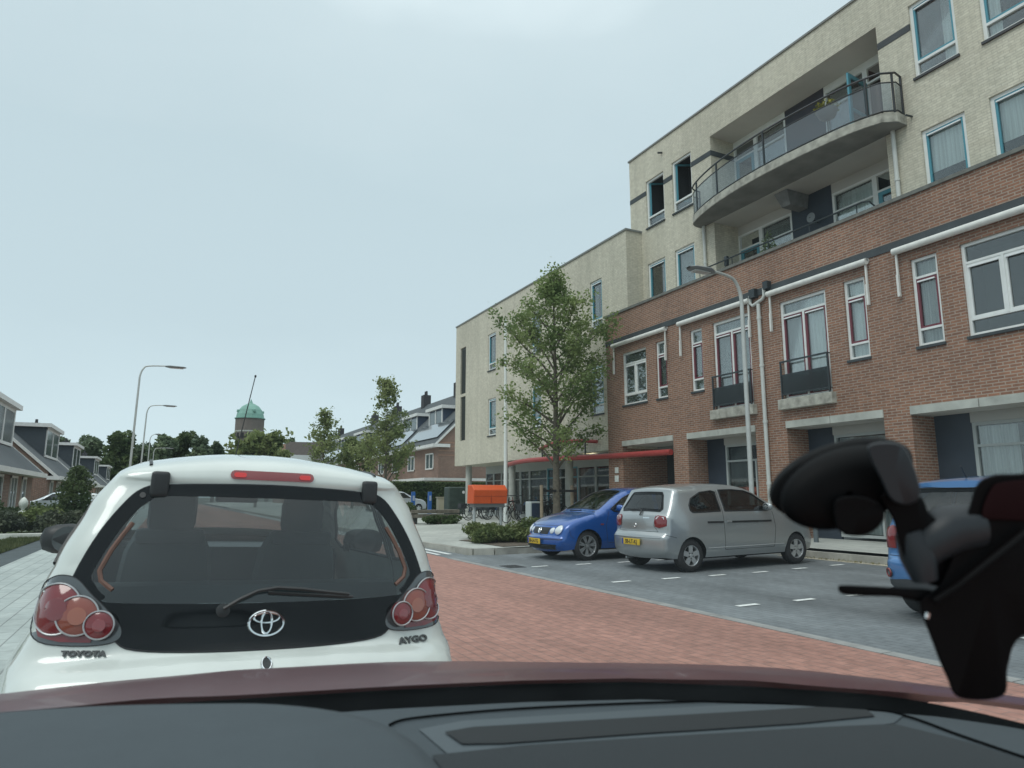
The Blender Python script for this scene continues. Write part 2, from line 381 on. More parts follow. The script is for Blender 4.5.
# pavement on the right, with kerbs
b = B()
for x0, x1 in ((12.12, 14.0), (14.0, 40)):
    b.quad((x0, -12, zp(x0)), (x1, -12, zp(x1)), (x1, 14.4, zp(x1)), (x0, 14.4, zp(x0)))
for x0, x1 in ((6.75, 8), (8, 14.0), (14.0, 40)):
    b.quad((x0, 14.4, zp(x0)), (x1, 14.4, zp(x1)), (x1, 140, zp(x1)), (x0, 140, zp(x0)))
b.add([(6.75, 14.42, zp(6.75)), (6.75, 140, zp(6.75)), (6.17, 140, zp(6.2)), (6.17, 17, zp(6.2)), (6.22, 15.2, zp(6.2)), (6.37, 14.66, zp(6.2))], [(0, 1, 2, 3, 4, 5)])
struct('pavement', b, TILE)
def kerb(pts, name='kerb', w=.13, h=.13):
    b = B()
    for i in range(len(pts)-1):
        a, c = Vector(pts[i]), Vector(pts[i+1]); n = max(1, round((c-a).length/1.0)); d = (c-a)/n; t = d.normalized(); s = Vector((-t.y, t.x))
        for k in range(n):
            p, q = a+d*k+t*.003, a+d*(k+1)-t*.003
            zz = [zt(v.x) if v.y < 14.9 else 0 for v in (p, q)]
            P = [(p-s*w/2, zz[0]), (q-s*w/2, zz[1]), (q+s*w/2, zz[1]), (p+s*w/2, zz[0])]
            P2 = [(p-s*w*.42, zz[0]), (q-s*w*.42, zz[1]), (q+s*w*.5, zz[1]), (p+s*w*.5, zz[0])]
            v = [(v.x, v.y, z-.1) for v, z in P]+[(v.x, v.y, z+h+.004) for v, z in P2]
            b.add(v, [(0, 1, 5, 4), (1, 2, 6, 5), (2, 3, 7, 6), (3, 0, 4, 7), (4, 5, 6, 7)])
    return struct(name, b, KERB)
kerb([(12.05, -12), (12.05, 14.4)])
kerb([(12.05, 14.46), (7.4, 14.46), (6.75, 14.40), (6.35, 14.62), (6.2, 15.2), (6.15, 17), (6.15, 80)])
# small weeds along the kerb foot
b = B()
for i in range(500):
    y = rnd.uniform(5, 10.5); x = 11.96+rnd.uniform(-.10, .03); z = zt(x); h = rnd.uniform(.01, .05); a = rnd.uniform(0, 6.28); w = .012
    b.add([(x-w*math.cos(a), y-w*math.sin(a), z), (x+w*math.cos(a), y+w*math.sin(a), z), (x+rnd.uniform(-.02, .02), y+rnd.uniform(-.02, .02), z+h)], [(0, 1, 2)])
tag(obj('kerb_weeds', b, mat('dry_weed', (.20, .17, .07), .9), fix=False), kind='stuff')
b = B(); b.quad((11.75, 4, zt(11.75)+.007), (11.98, 4, zt(11.98)+.007), (11.98, 10.9, zt(11.98)+.007), (11.75, 10.9, zt(11.75)+.007))
struct('gutter_silt', b, mat('silt', (.36, .33, .26), .95, var=.35, vscale=7))
b = B(); b.quad((7.05, 14.56, zp(7)+.012), (11.4, 14.56, zp(11.4)+.012), (11.4, 17.3, zp(11.4)+.012), (7.05, 17.3, zp(7)+.012)); struct('planting_bed', b, SOIL)

# ============================================================ facade helpers (walls facing the road, normal -x)
def wall_x(b, X, y0, y1, z0, z1, ops, depth=.14):
    ys = sorted({y0, y1}|{v for o in ops for v in o[:2]}); zs = sorted({z0, z1}|{v for o in ops for v in o[2:4]})
    ys = [v for v in ys if y0 <= v <= y1]; zs = [v for v in zs if z0 <= v <= z1]
    for i in range(len(ys)-1):
        for j in range(len(zs)-1):
            cy, cz = (ys[i]+ys[i+1])/2, (zs[j]+zs[j+1])/2
            if any(o[0] < cy < o[1] and o[2] < cz < o[3] for o in ops): continue
            b.quad((X, ys[i], zs[j]), (X, ys[i+1], zs[j]), (X, ys[i+1], zs[j+1]), (X, ys[i], zs[j+1]))
    for o in ops:
        d = o[4] if len(o) > 4 else depth; a0, a1, c0, c1 = o[:4]
        b.quad((X, a0, c0), (X+d, a0, c0), (X+d, a0, c1), (X, a0, c1)); b.quad((X, a1, c0), (X, a1, c1), (X+d, a1, c1), (X+d, a1, c0))
        b.quad((X, a0, c1), (X+d, a0, c1), (X+d, a1, c1), (X, a1, c1)); b.quad((X, a0, c0), (X, a1, c0), (X+d, a1, c0), (X+d, a0, c0))
def framebars(b, X, y0, y1, z0, z1, vs=(), hs=(), w=.06, d=.07, x=.06):
    """vs: mullions (y, za, zb); hs: transoms (z, ya, yb)"""
    x0, x1 = X+x, X+x+d
    b.box(x0, x1, y0, y0+w, z0, z1); b.box(x0, x1, y1-w, y1, z0, z1)
    b.box(x0, x1, y0+w, y1-w, z0, z0+w); b.box(x0, x1, y0+w, y1-w, z1-w, z1)
    for z, a, c in hs: b.box(x0-.004, x1-.004, max(a, y0+w), min(c, y1-w), z-w*.4, z+w*.4)
    for y, a, c in vs: b.box(x0-.008, x1-.008, y-w*.4, y+w*.4, max(a, z0+w), min(c, z1-w))
def window(par, X, y0, y1, z0, z1, vs=(), hs=(), sash=None, sashm=None, curtain='full', sill=True, w=.065, x=.05, room=.7, fm=None, name='window', label=None, cm=None, pane_top=None):
    b = B(); framebars(b, X, y0, y1, z0, z1, vs, hs, w, x=x); wd = obj(name, b, fm or WHITEP, par)
    if label: wd['label'] = label
    g = B(); gx = X+x+.045; g.box(gx, gx+.008, y0+w*.9, y1-w*.9, z0+w*.9, z1-w*.9 if not pane_top else pane_top); obj('pane', g, WGLASS, wd)
    if sash:                                            # list of (ya, yb, za, zb)
        s = B()
        for ya, yb, za, zb in sash: framebars(s, X, ya, yb, za, zb, w=.05, d=.045, x=x+.01)
        obj('sash', s, sashm or MAROON, wd)
        s = B()
        for ya, yb, za, zb in sash: s.box(X+x-.025, X+x+.01, ya+.05, yb-.04, zb-.085, zb-.055)
        obj('vent_grille', s, mat('grille_white', (.8, .82, .82), .3), wd)
    if sill: s = B(); s.box(X-.05, X+x+.01, y0-.02, y1+.02, z0-.06, z0-.003); obj('sill', s, SLATE, wd)
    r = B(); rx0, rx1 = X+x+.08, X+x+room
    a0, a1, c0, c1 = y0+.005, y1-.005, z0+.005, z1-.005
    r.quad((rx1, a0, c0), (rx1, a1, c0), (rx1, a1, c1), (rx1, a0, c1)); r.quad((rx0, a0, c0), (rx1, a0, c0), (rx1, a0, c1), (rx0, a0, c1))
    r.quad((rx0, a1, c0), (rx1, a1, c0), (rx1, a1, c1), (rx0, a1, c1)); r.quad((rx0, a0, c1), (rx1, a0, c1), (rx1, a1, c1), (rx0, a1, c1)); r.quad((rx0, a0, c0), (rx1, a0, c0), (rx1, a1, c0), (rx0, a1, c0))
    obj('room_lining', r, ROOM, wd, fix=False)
    if curtain:
        spans = {'full': [(0, 1)], 'left': [(.62, 1)], 'right': [(0, .35)], 'sides': [(0, .25), (.75, 1)]}.get(curtain, [(0, 1)])
        cb = B(); zt0, zt1 = z0+.08, z1-.08
        if curtain == 'blind': zt0 = z0+(z1-z0)*.45
        for s0, s1 in spans:
            n = max(6, int((y1-y0)*(s1-s0)/.035)); row = []
            for i in range(n+1):
                y = y0+w+(y1-y0-2*w)*(s0+(s1-s0)*i/n); xx = X+x+.13+(.018*math.sin(i*1.7+y*5) if curtain != 'blind' else 0); row.append((xx, y))
            cb.grid([[(xx, y, zt0) for xx, y in row], [(xx, y, zt1) for xx, y in row]])
        obj('curtain', cb, cm or CURT, wd, fix=False)
    return wd

# ============================================================ apartment building
AB = thing('apartment_building', 'four storey block, red brick below, buff brick above, with a curved balcony', 'building', (14.0, 11.0, .27))
X0 = 14.0; GZ = .2
W2 = lambda y, a=(4.5, 6.1): y
ops_front = [(18.02, 19.35, 4.41, 6.24), (16.97, 17.50, 4.41, 6.27), (15.32, 15.84, 4.41, 6.30), (13.43, 14.86, 3.74, 6.31),
             (10.98, 12.39, 3.74, 6.30), (9.92, 10.48, 4.42, 6.31), (8.25, 8.82, 4.42, 6.33), (6.18, 7.78, 4.42, 6.32), (4.0, 4.6, 4.42, 6.32)]
ops_ground = [(16.80, 19.46, GZ, 3.01, 1.9), (13.44, 16.14, GZ, 3.01, .76), (9.74, 12.40, GZ, 3.01, .76), (6.30, 9.11, GZ, 3.01, .76), (3.0, 5.65, GZ, 3.01, .76)]
b = B(); wall_x(b, X0, 1.0, 20.33, GZ, 7.74, ops_front+ops_ground)
b.quad((X0, 20.33, GZ), (20, 20.33, GZ), (20, 20.33, 7.74), (X0, 20.33, 7.74)); b.quad((X0, 1.0, GZ), (20, 1.0, GZ), (20, 1.0, 7.74), (X0, 1.0, 7.74))
b.quad((14.24, 1.0, 6.95), (14.24, 20.33, 6.95), (14.24, 20.33, 7.74), (14.24, 1.0, 7.74))
obj('brick_wall', b, BRICK, AB)
b = B(); b.quad((14.0, 1, 6.94), (16, 1, 6.94), (16, 20.33, 6.94), (14.0, 20.33, 6.94)); obj('terrace_floor', b, CONC, AB)
b = B(); b.box(X0-.05, X0+.28, .97, 20.37, 7.74, 7.82); obj('parapet_coping', b, mat('coping', (.15, .155, .14), .8, var=.2), AB)
b = B(); b.box(X0-.025, X0+.01, 1.0, 20.33, 6.67, 6.85); obj('slate_band', b, SLATE, AB)
for (a, c, *_r) in ops_ground:
    b = B()
    mid = (a+c)/2+.02
    b.box(X0-.03, X0+.45, a-.005, mid-.008, 3.012, 3.185); b.box(X0-.03, X0+.45, mid+.008, c+.005, 3.012, 3.185); obj('lintel', b, CONC, AB)
# ---- upper buff wall
XU = 14.9
ops_up = [(17.87, 18.87, 10.86, 12.65), (16.44, 17.42, 10.86, 12.72), (17.94, 18.91, 7.72, 9.52), (16.46, 17.43, 7.72, 9.54),
          (7.84, 8.84, 10.89, 12.75), (6.2, 7.34, 10.85, 12.75), (7.87, 8.84, 7.72, 9.56), (6.2, 7.37, 7.72, 9.58),
          (9.67, 15.52, 6.95, 9.86, 1.0), (9.67, 15.52, 10.10, 12.78, 1.0)]
b = B(); wall_x(b, XU, 1.0, 19.83, 6.95, 13.84, ops_up, depth=.16)
b.quad((XU, 19.83, 6.95), (26, 19.83, 6.95), (26, 19.83, 13.84), (XU, 19.83, 13.84)); b.quad((XU, 1, 6.95), (26, 1, 6.95), (26, 1, 13.84), (XU, 1, 13.84))
obj('buff_wall', b, BUFF, AB)
b = B(); b.box(XU-.04, 26, .96, 19.87, 13.84, 13.90); obj('roof_edge', b, mat('roof_edge', (.20, .21, .20), .6), AB)
b = B()
for a, c in ((18.87, 19.83), (17.42, 17.87), (15.52, 16.44), (8.84, 9.67)):
    b = B(); b.box(XU-.012, XU+.02, a, c, 12.13, 12.30)
    if a == 15.52: b.box(XU-.012, XU+1, 15.505, 15.53, 12.13, 12.30)
    obj('slate_band', b, SLATE, AB)
b = B(); b.quad((15.9, 9.67, 12.775), (15.9, 15.52, 12.775), (XU, 15.52, 12.775), (XU, 9.67, 12.775)); obj('loggia_ceiling', b, SOFF, AB)
# recess back walls
XB = 15.9
for z0, z1, tag_ in ((10.10, 12.78, 'u'), (6.95, 9.86, 'l')):
    b = B(); b.box(XB, XB+.08, 12.02, 13.40, z0, z1); obj('cladding_panel', b, NAVY, AB)
    top = z1-.30 if tag_ == 'l' else z1-.16
    for a, c in ((9.67, 12.02), (13.40, 15.52)): b = B(); b.box(XB, XB+.06, a, c, top, z1); obj('fascia_panel', b, SOFF if tag_ == 'l' else WHITEP, AB)
    window(AB, XB, 10.75, 12.02, z0+.05, top, hs=[(top-.55, 0, 99)], curtain='full', sill=False, x=.0)
    window(AB, XB, 13.40, 14.60, z0+.05, top, hs=[(top-.55, 0, 99)], curtain='full' if tag_ == 'l' else 'full', sill=False, x=.0)
    for (a, c, op) in ((9.67, 10.75, tag_ == 'u'), (14.60, 15.52, False)):
        b = B(); framebars(b, XB, a, c, z0+.05, top, hs=[(top-.5, 0, 99)], w=.07, x=0); fr = obj('door_frame', b, WHITEP, AB)
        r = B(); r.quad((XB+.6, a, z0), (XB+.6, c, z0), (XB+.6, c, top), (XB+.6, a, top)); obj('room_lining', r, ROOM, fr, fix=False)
        d = B(); framebars(d, 0, 0, c-a-.16, z0+.09, top-.52, hs=[(z0+1.0, -9, 9)], w=.11, d=.05, x=0)
        g = B(); g.box(.02, .028, .10, c-a-.26, z0+.2, top-.62)
        Mx = Matrix.Translation((XB, a+.08, 0)) @ Matrix.Rotation(R(88 if op else 0), 4, 'Z')
        if op: Mx = Matrix.Translation((XB-.03, c-.08, 0)) @ Matrix.Rotation(R(97), 4, 'Z')
        d.xform(Mx); g.xform(Mx); dr = obj('balcony_door', d, TEAL, AB); obj('pane', g, WGLASS, dr)
# balcony: slab with a curved edge, railing, panels
edge = catmull([(14.88, 16.10), (14.42, 15.95), (14.05, 14.9), (13.86, 13.7), (13.80, 12.5), (13.86, 11.2), (14.02, 10.0), (14.25, 9.32)], 6)
edge = [Vector((p[0], p[1])) for p in edge]+[Vector((14.55, 9.12)), Vector((14.88, 9.12))]
BAL = B(); poly = [(p.x, p.y) for p in edge]
BAL.prism(poly, 9.875, 10.10, 'z'); bo = obj('balcony_slab', BAL, STAINC, AB)
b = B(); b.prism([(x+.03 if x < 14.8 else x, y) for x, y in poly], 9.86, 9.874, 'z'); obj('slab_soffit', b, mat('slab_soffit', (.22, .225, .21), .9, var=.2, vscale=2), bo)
b = B(); b.box(XU-.02, XB, 9.68, 15.51, 9.845, 10.09); obj('loggia_slab', b, SOFF, AB)
rail = B(); pan = B(); n = len(edge)
pts = [(p.x+.05, p.y, 0) for p in edge]; pts[-1] = (14.88, 9.17, 0)
for z, r in ((11.12, .026), (10.88, .016), (10.16, .02)): rail.tube([(x, y, z) for x, y, _ in pts], r, 6)
L = [0]
for i in range(1, n): L.append(L[-1]+(Vector(pts[i])-Vector(pts[i-1])).length)
def at(s):
    for i in range(1, n):
        if L[i] >= s: t = (s-L[i-1])/(L[i]-L[i-1]); return Vector(pts[i-1]).lerp(Vector(pts[i]), t)
    return Vector(pts[-1])
posts = [0.05, .9, 2.15, 4.1, L[-1]-.95, L[-1]-.36, L[-1]-.02]
for s in posts: p = at(s); rail.box(p.x-.02, p.x+.02, p.y-.02, p.y+.02, 10.02, 11.12)
ro = obj('balcony_railing', rail, DARKM, bo)
for a, c in zip(posts[:-1], posts[1:]):
    k = 6; row = [at(a+.04+(c-a-.08)*i/k) for i in range(k+1)]
    g = B(); g.grid([[(p.x, p.y, 10.18) for p in row], [(p.x, p.y, 10.87) for p in row]]); obj('railing_panel', g, FROST, ro, fix=False)
b = B(); b.add([(15.0, 12.75, 9.84), (15.0, 13.2, 9.84), (15.89, 13.2, 9.84), (15.89, 12.75, 9.84), (15.2, 12.82, 9.45), (15.2, 13.12, 9.45), (15.89, 13.12, 9.45), (15.89, 12.82, 9.45)], [(0, 1, 5, 4), (1, 2, 6, 5), (3, 0, 4, 7), (4, 5, 6, 7)]); obj('duct_box', b, mat('duct_grey', (.20, .21, .21), .8, var=.2), AB)
b = B(); ys = [9.75+.1*i for i in range(0, 59)]
b.tube([(14.62, 9.75, 7.9), (14.25, 9.8, 8.12), (14.2, 9.95, 8.15)]+[(14.2, 9.95+.57*i, 8.15) for i in range(1, 11)], .022, 6)
for i in range(5): b.tube([(14.2, 10.1+1.35*i, 7.8), (14.2, 10.1+1.35*i, 8.15)], .014, 6)
obj('terrace_rail', b, DARKM, AB)
for y in (9.45, 15.92):
    b = B(); z1 = 9.86
    b.tube([(14.83, y, 7.0), (14.83, y, z1)], .05, 10); b.tube([(14.83, y, 8.6), (14.83, y, 8.66)], .062, 10); obj('downpipe', b, PIPEW, AB)
for p, q, r in (((14.9, 9.0, 10.02), (14.68, 9.0, 10.0), .025), ((14.9, 17.9, 13.35), (14.72, 17.9, 13.3), .035)): b = B(); b.tube([p, q], r, 6); obj('overflow_spout', b, DARKM, AB)
# ---- windows of the upper wall (teal sashes)
def upwin(y0, y1, z0, z1, cur, opened=False):
    zb = z0+.38
    w = window(AB, XU, y0, y1, z0, z1, hs=[(zb, 0, 99)], sash=None if opened else [(y0+.07, y1-.07, zb+.03, z1-.07)], sashm=TEAL, curtain=cur, x=.05, w=.075, pane_top=zb if opened else None, label='open window with a dark room behind it' if opened else None)
    if opened:
        d = B(); framebars(d, 0, 0, (y1-y0)-.16, zb+.03, z1-.07, w=.06, d=.05, x=0)
        d.xform(Matrix.Translation((XU+.10, y1-.08, 0)) @ Matrix.Rotation(R(180+62), 4, 'Z') @ Matrix.Scale(1, 4)); d.xform(Matrix.Identity(4))
        obj('sash', d, TEAL, w)
    return w
for (y0, y1, z0, z1, *_r), cur, op in zip(ops_up[:8], ('', '', 'right', 'full', 'right', 'sides', 'blind', 'blind'), (1, 1, 0, 0, 0, 0, 0, 0)):
    upwin(y0, y1, z0, z1, cur, bool(op))
# ---- brick part windows
def two_light(y0, y1, z0, z1, cur, m=None, tr=.40, br=.34, sm=WHITEP, cm=None):
    m = m or (y0+y1)/2; zt1 = z1-tr; zb = z0+br
    return window(AB, X0, y0, y1, z0, z1, vs=[(m, zb, zt1)], hs=[(zt1, 0, 99), (zb, 0, 99)], sash=[(y0+.06, m-.02, zb+.02, zt1-.02), (m+.02, y1-.06, zb+.02, zt1-.02)], sashm=sm, curtain=cur, x=.05, w=.06, cm=cm)
def one_light(y0, y1, z0, z1, cur, cm=None):
    zt1 = z1-.42; zb = z0+.36
    return window(AB, X0, y0, y1, z0, z1, hs=[(zt1, 0, 99), (zb, 0, 99)], sash=[(y0+.055, y1-.055, zb+.02, zt1-.02)], sashm=MAROON, curtain=cur, x=.05, w=.06, cm=cm)
o = ops_front
two_light(*o[0], 'full', sm=WHITEP); one_light(*o[1], 'full'); one_light(*o[2], 'full')
one_light(*o[5], 'full'); one_light(*o[6], 'full', CURT2); two_light(*o[7], '', sm=WHITEP, m=7.05); one_light(*o[8], 'full')
def french(y0, y1, z0, z1, cm=None):
    m = (y0+y1)/2+.01; zt1 = z1-.36
    window(AB, X0, y0, y1, z0, z1, vs=[(m, z0, zt1)], hs=[(zt1, 0, 99)], sash=[(y0+.06, m-.03, z0+.05, zt1-.02), (m+.03, y1-.06, z0+.05, zt1-.02)], sashm=MAROON, curtain='full', x=.05, w=.07, sill=False, name='french_window', cm=cm)
    b = B(); b.box(X0-.17, X0+.02, y0-.10, y1+.10, z0-.27, z0-.003); obj('doorstep_ledge', b, STAINC, AB, bevel=.015)
    r = B(); x = X0-.09
    for z, t in ((4.70, .02), (4.36, .012), (3.86, .016)): r.box(x-t, x+t, y0-.02, y1+.02, z-t, z+t)
    for y in (y0, y1): r.box(x-.018, x+.018, y-.018, y+.018, z0, 4.70)
    for y in (y0, y1):
        for z in (3.86, 4.70): r.box(x, X0+.02, y-.012, y+.012, z-.012, z+.012)
    ra = obj('juliet_railing', r, DARKM, AB)
    p = B(); p.box(x-.004, x+.004, y0+.02, y1-.02, 3.88, 4.35); obj('mesh_panel', p, glass('dark_mesh', (.22, .27, .28), .3, .3, .05) if 'dark_mesh' not in MATS else MATS['dark_mesh'], ra)
french(*o[3]); french(*o[4])
# awning cassettes with their folded arms
for a, c in ((16.86, 19.80), (13.31, 16.24), (9.75, 12.66), (6.20, 9.11), (2.6, 5.5)):
    b = B(); b.tube([(X0-.11, a, 6.585), (X0-.11, c, 6.585)], .075, 12); b.box(X0-.10, X0-.004, a, c, 6.60, 6.655)
    aw = obj('awning', b, CREAM, AB)
    for y in (a+.05, c-.05):
        b = B(); b.box(X0-.10, X0-.06, y-.02, y+.02, 6.05, 6.52); b.box(X0-.12, X0-.06, y-.025, y+.025, 5.57, 6.06); obj('awning_arm', b, CREAM, aw)
# rain hoppers and the downpipe on the brick
b = B(); yp = 13.02
b.tube([(X0-.07, yp, .25), (X0-.07, yp, 6.42)], .05, 12)
for z in (1.6, 3.2, 4.7, 6.0): b.tube([(X0-.07, yp, z), (X0-.07, yp, z+.07)], .064, 12)
b.tube([(X0-.07, yp+.28, 6.72), (X0-.07, yp+.28, 6.50), (X0-.07, yp+.2, 6.42), (X0-.07, yp-.16, 6.52), (X0-.07, yp-.22, 6.60), (X0-.07, yp-.22, 6.80)], .045, 10)
dp = obj('downpipe', b, PIPEW, AB)
b = B(); b.box(X0-.16, X0-.006, yp+.04, yp+.24, 6.62, 6.86); b.box(X0-.16, X0-.006, yp-.42, yp-.26, 6.74, 6.95); obj('hopper', b, DARKM, dp)
# ---- ground floor recesses
for a, c in ((13.44, 16.14), (9.74, 12.40), (6.30, 9.11), (3.0, 5.65)):
    b = B(); b.box(14.76, 14.82, c-.78, c, GZ, 3.01); obj('cladding_panel', b, NAVY, AB)
    b = B(); b.box(14.70, 14.80, a, c-.78, 2.80, 3.01); obj('roller_shutter_box', b, mat('shutter_box', (.42, .42, .39), .5), AB)
    b = B(); b.quad((14.0, a, 3.009), (14.76, a, 3.009), (14.76, c, 3.009), (14.0, c, 3.009)); obj('recess_ceiling', b, SOFF, AB)
    window(AB, 14.74, a, c-.78, .34, 2.80, vs=[((a+c-.78)/2-.2, 0, 2.3)], hs=[(2.32, 0, 99), (1.0, 0, (a+c-.78)/2-.2)], curtain='left' if a < 7 or a > 13 else 'full', cm=CURT2, sill=False, x=0, fm=mat('grey_frame', (.40, .43, .42), .5), room=1.2)
b = B(); b.box(15.3, 15.36, 16.85, 17.95, GZ, 2.75); b.box(15.3, 15.36, 16.8, 19.46, 2.76, 3.01); obj('entrance_screen', b, mat('screen_grey', (.24, .26, .25), .6), AB)
b = B(); framebars(b, 15.2, 16.85, 17.95, .28, 2.7, vs=[(17.4, 0, 9)], hs=[(2.3, 0, 99)], x=0, w=.07); en = obj('entrance_door', b, mat('grey_frame'), AB)
b = B(); b.quad((14.0, 16.8, 3.009), (15.9, 16.8, 3.009), (15.9, 19.46, 3.009), (14.0, 19.46, 3.009)); obj('recess_ceiling', b, SOFF, AB)
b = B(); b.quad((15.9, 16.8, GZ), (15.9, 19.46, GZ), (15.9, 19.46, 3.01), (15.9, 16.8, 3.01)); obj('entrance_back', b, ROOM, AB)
# small ceiling lamp in the near recess
b = B(); b.bbox(14.45, 14.56, 6.75, 7.05, 2.93, 2.99, .02); obj('ceiling_lamp', b, mat('lamp_glow', (.9, .85, .7), .4), AB)
m_ = MATS['lamp_glow'].node_tree.nodes['Principled BSDF']; m_.inputs['Emission Color'].default_value = (1, .9, .7, 1); m_.inputs['Emission Strength'].default_value = 1.2
# house number plates on the far pillar
b = B()
b.bbox(13.965, 13.99, 19.72, 19.92, 2.10, 2.30, .008); b.bbox(13.965, 13.99, 19.72, 19.94, 1.80, 2.02, .008)
obj('wall_plate', b, mat('plate_white', (.7, .72, .68), .5), AB)

# ============================================================ buff brick wing
WG = thing('apartment_wing', 'three storey buff brick block on columns with narrow windows beyond the red canopy', 'building', (14.2, 27.0, .27))
XW = 14.2
ops = [(30.22, 31.13, 7.57, 9.46), (30.18, 31.10, 4.28, 6.13), (20.82, 21.62, 7.60, 9.50), (20.84, 21.70, 4.34, 6.20), (34.05, 34.82, 6.85, 9.45), (34.05, 34.78, 4.29, 6.70),
       (25.6, 26.5, 7.57, 9.46), (25.6, 26.5, 4.28, 6.13)]
b = B(); wall_x(b, XW, 19.21, 35.5, 2.95, 10.80, ops)
b.quad((XW, 19.21, 2.95), (15.6, 19.21, 2.95), (15.6, 19.21, 10.8), (XW, 19.21, 10.8)); b.quad((XW, 35.5, 2.95), (26, 35.5, 2.95), (26, 35.5, 10.8), (XW, 35.5, 10.8))
b.quad((XW, 19.21, 2.95), (XW, 35.5, 2.95), (26, 35.5, 2.95), (26, 19.21, 2.95))
obj('buff_wall', b, BUFF, WG)
b = B(); b.box(XW-.04, 26, 19.17, 35.54, 10.80, 10.87); obj('roof_edge', b, MATS['roof_edge'], WG)
for i, (a, c, z0, z1) in enumerate(ops):
    if i in (4, 5):
        b = B(); b.box(XW+.10, XW+.12, a, c, z0, z1)
        for k in range(int((z1-z0)/.1)): b.box(XW+.04, XW+.10, a+.02, c-.02, z0+.04+k*.1, z0+.06+k*.1)
        obj('louvre', b, mat('louvre_dark', (.08, .09, .085), .6), WG)
    else:
        zb = z0+.34
        window(WG, XW, a, c, z0, z1, hs=[(zb, 0, 99)], sash=[(a+.07, c-.07, zb+.03, z1-.06)], sashm=TEAL, curtain='full' if i % 2 else 'left', x=.05, w=.07)
for y in (34.55, 24.1, 29.3):
    b = B(); b.lathe([(.17, .2), (.17, 2.95)], (14.65, y, 0), 20); obj('column', b, CONC, WG)
# shopfront at the back of the passage
b = B(); b.box(16.05, 16.15, 23.1, 35.4, 2.6, 2.95); b.box(16.05, 16.1, 23.1, 35.4, .2, .5); obj('shopfront_rail', b, MATS['grey_frame'], WG)
yy = [23.1, 24.3, 25.7, 26.5, 27.6, 28.4, 30.2, 31.2, 32.2, 33.4, 34.4, 35.4]
for i in range(len(yy)-1):
    a, c = yy[i], yy[i+1]; door = i in (2, 4)
    window(WG, 16.05, a, c, .5 if not door else .3, 2.6, hs=[(2.15, 0, 99)]+([(1.0, 0, 99)] if door else []), sill=False, x=0, curtain='full' if i in (5, 6, 9) else ('sides' if i % 2 else ''), cm=CURT2, room=2.0, fm=TEAL if door else MATS['grey_frame'], name='shop_window' if not door else 'shop_door')
b = B(); b.box(15.2, 15.3, 20.4, 21.6, .2, 2.95); b.box(15.3, 16.1, 21.5, 21.6, .2, 2.95); b.box(16.05, 16.15, 21.6, 23.1, .2, 2.95); obj('entrance_wall', b, CONC, WG)
b = B(); b.box(15.14, 15.2, 20.45, 21.5, 1.55, 2.45); obj('notice_board', b, mat('notice_dark', (.03, .04, .04), .3), WG)
b = B()
for i in range(3):
    for j in range(3): b.box(15.10, 15.2, 20.5+i*.34, 20.8+i*.34, .75+j*.24, .96+j*.24)
obj('letterbox_bank', b, mat('letterbox_grey', (.2, .23, .24), .4), WG)
b = B(); b.bbox(14.6, 14.8, 22.2, 23.0, 2.86, 2.94, .02); obj('ceiling_lamp', b, MATS['lamp_glow'], WG)
# red tubular canopy
RC = thing('canopy', 'red tubular entrance canopy curving out over the pavement between brick and buff walls', 'canopy', (13.6, 22.0, 2.6))
arc = catmull([(13.93, 16.84, 2.66), (13.90, 18.4, 2.68), (13.85, 20.0, 2.70), (13.55, 21.1, 2.70), (13.15, 22.2, 2.71), (13.0, 23.3, 2.72), (13.05, 24.6, 2.74), (13.35, 26.3, 2.74), (13.9, 28.3, 2.72), (14.15, 28.8, 2.7)], 5)
b = B(); b.tube(arc, .095, 12); obj('lower_tube', b, REDP, RC)
arc2 = catmull([(14.12, 25.6, 3.28), (13.78, 24.3, 3.36), (13.62, 23.2, 3.40), (13.75, 22.1, 3.38), (14.1, 21.2, 3.30)], 5)
b = B(); b.tube(arc2, .07, 10); obj('upper_tube', b, REDP, RC)
b = B()
for p in (arc2[2], arc2[10], arc2[17]): b.tube([(p[0], p[1], 2.78), (p[0], p[1], p[2])], .03, 6)
b.tube([arc[15], (14.2, arc[15][1], 2.78)], .03, 6); b.tube([arc[28], (14.2, arc[28][1], 2.8)], .03, 6); b.tube([arc[38], (14.2, arc[38][1], 2.8)], .03, 6)
obj('bracket', b, DARKM, RC)
b = B(); rowa = [p for p in arc if p[1] > 20.3]; b.grid([[(p[0]+.05, p[1], 2.80) for p in rowa], [(14.19, p[1], 2.86) for p in rowa]]); obj('roof_sheet', b, mat('sheet_grey', (.12, .13, .13), .5), RC, solid=.02)
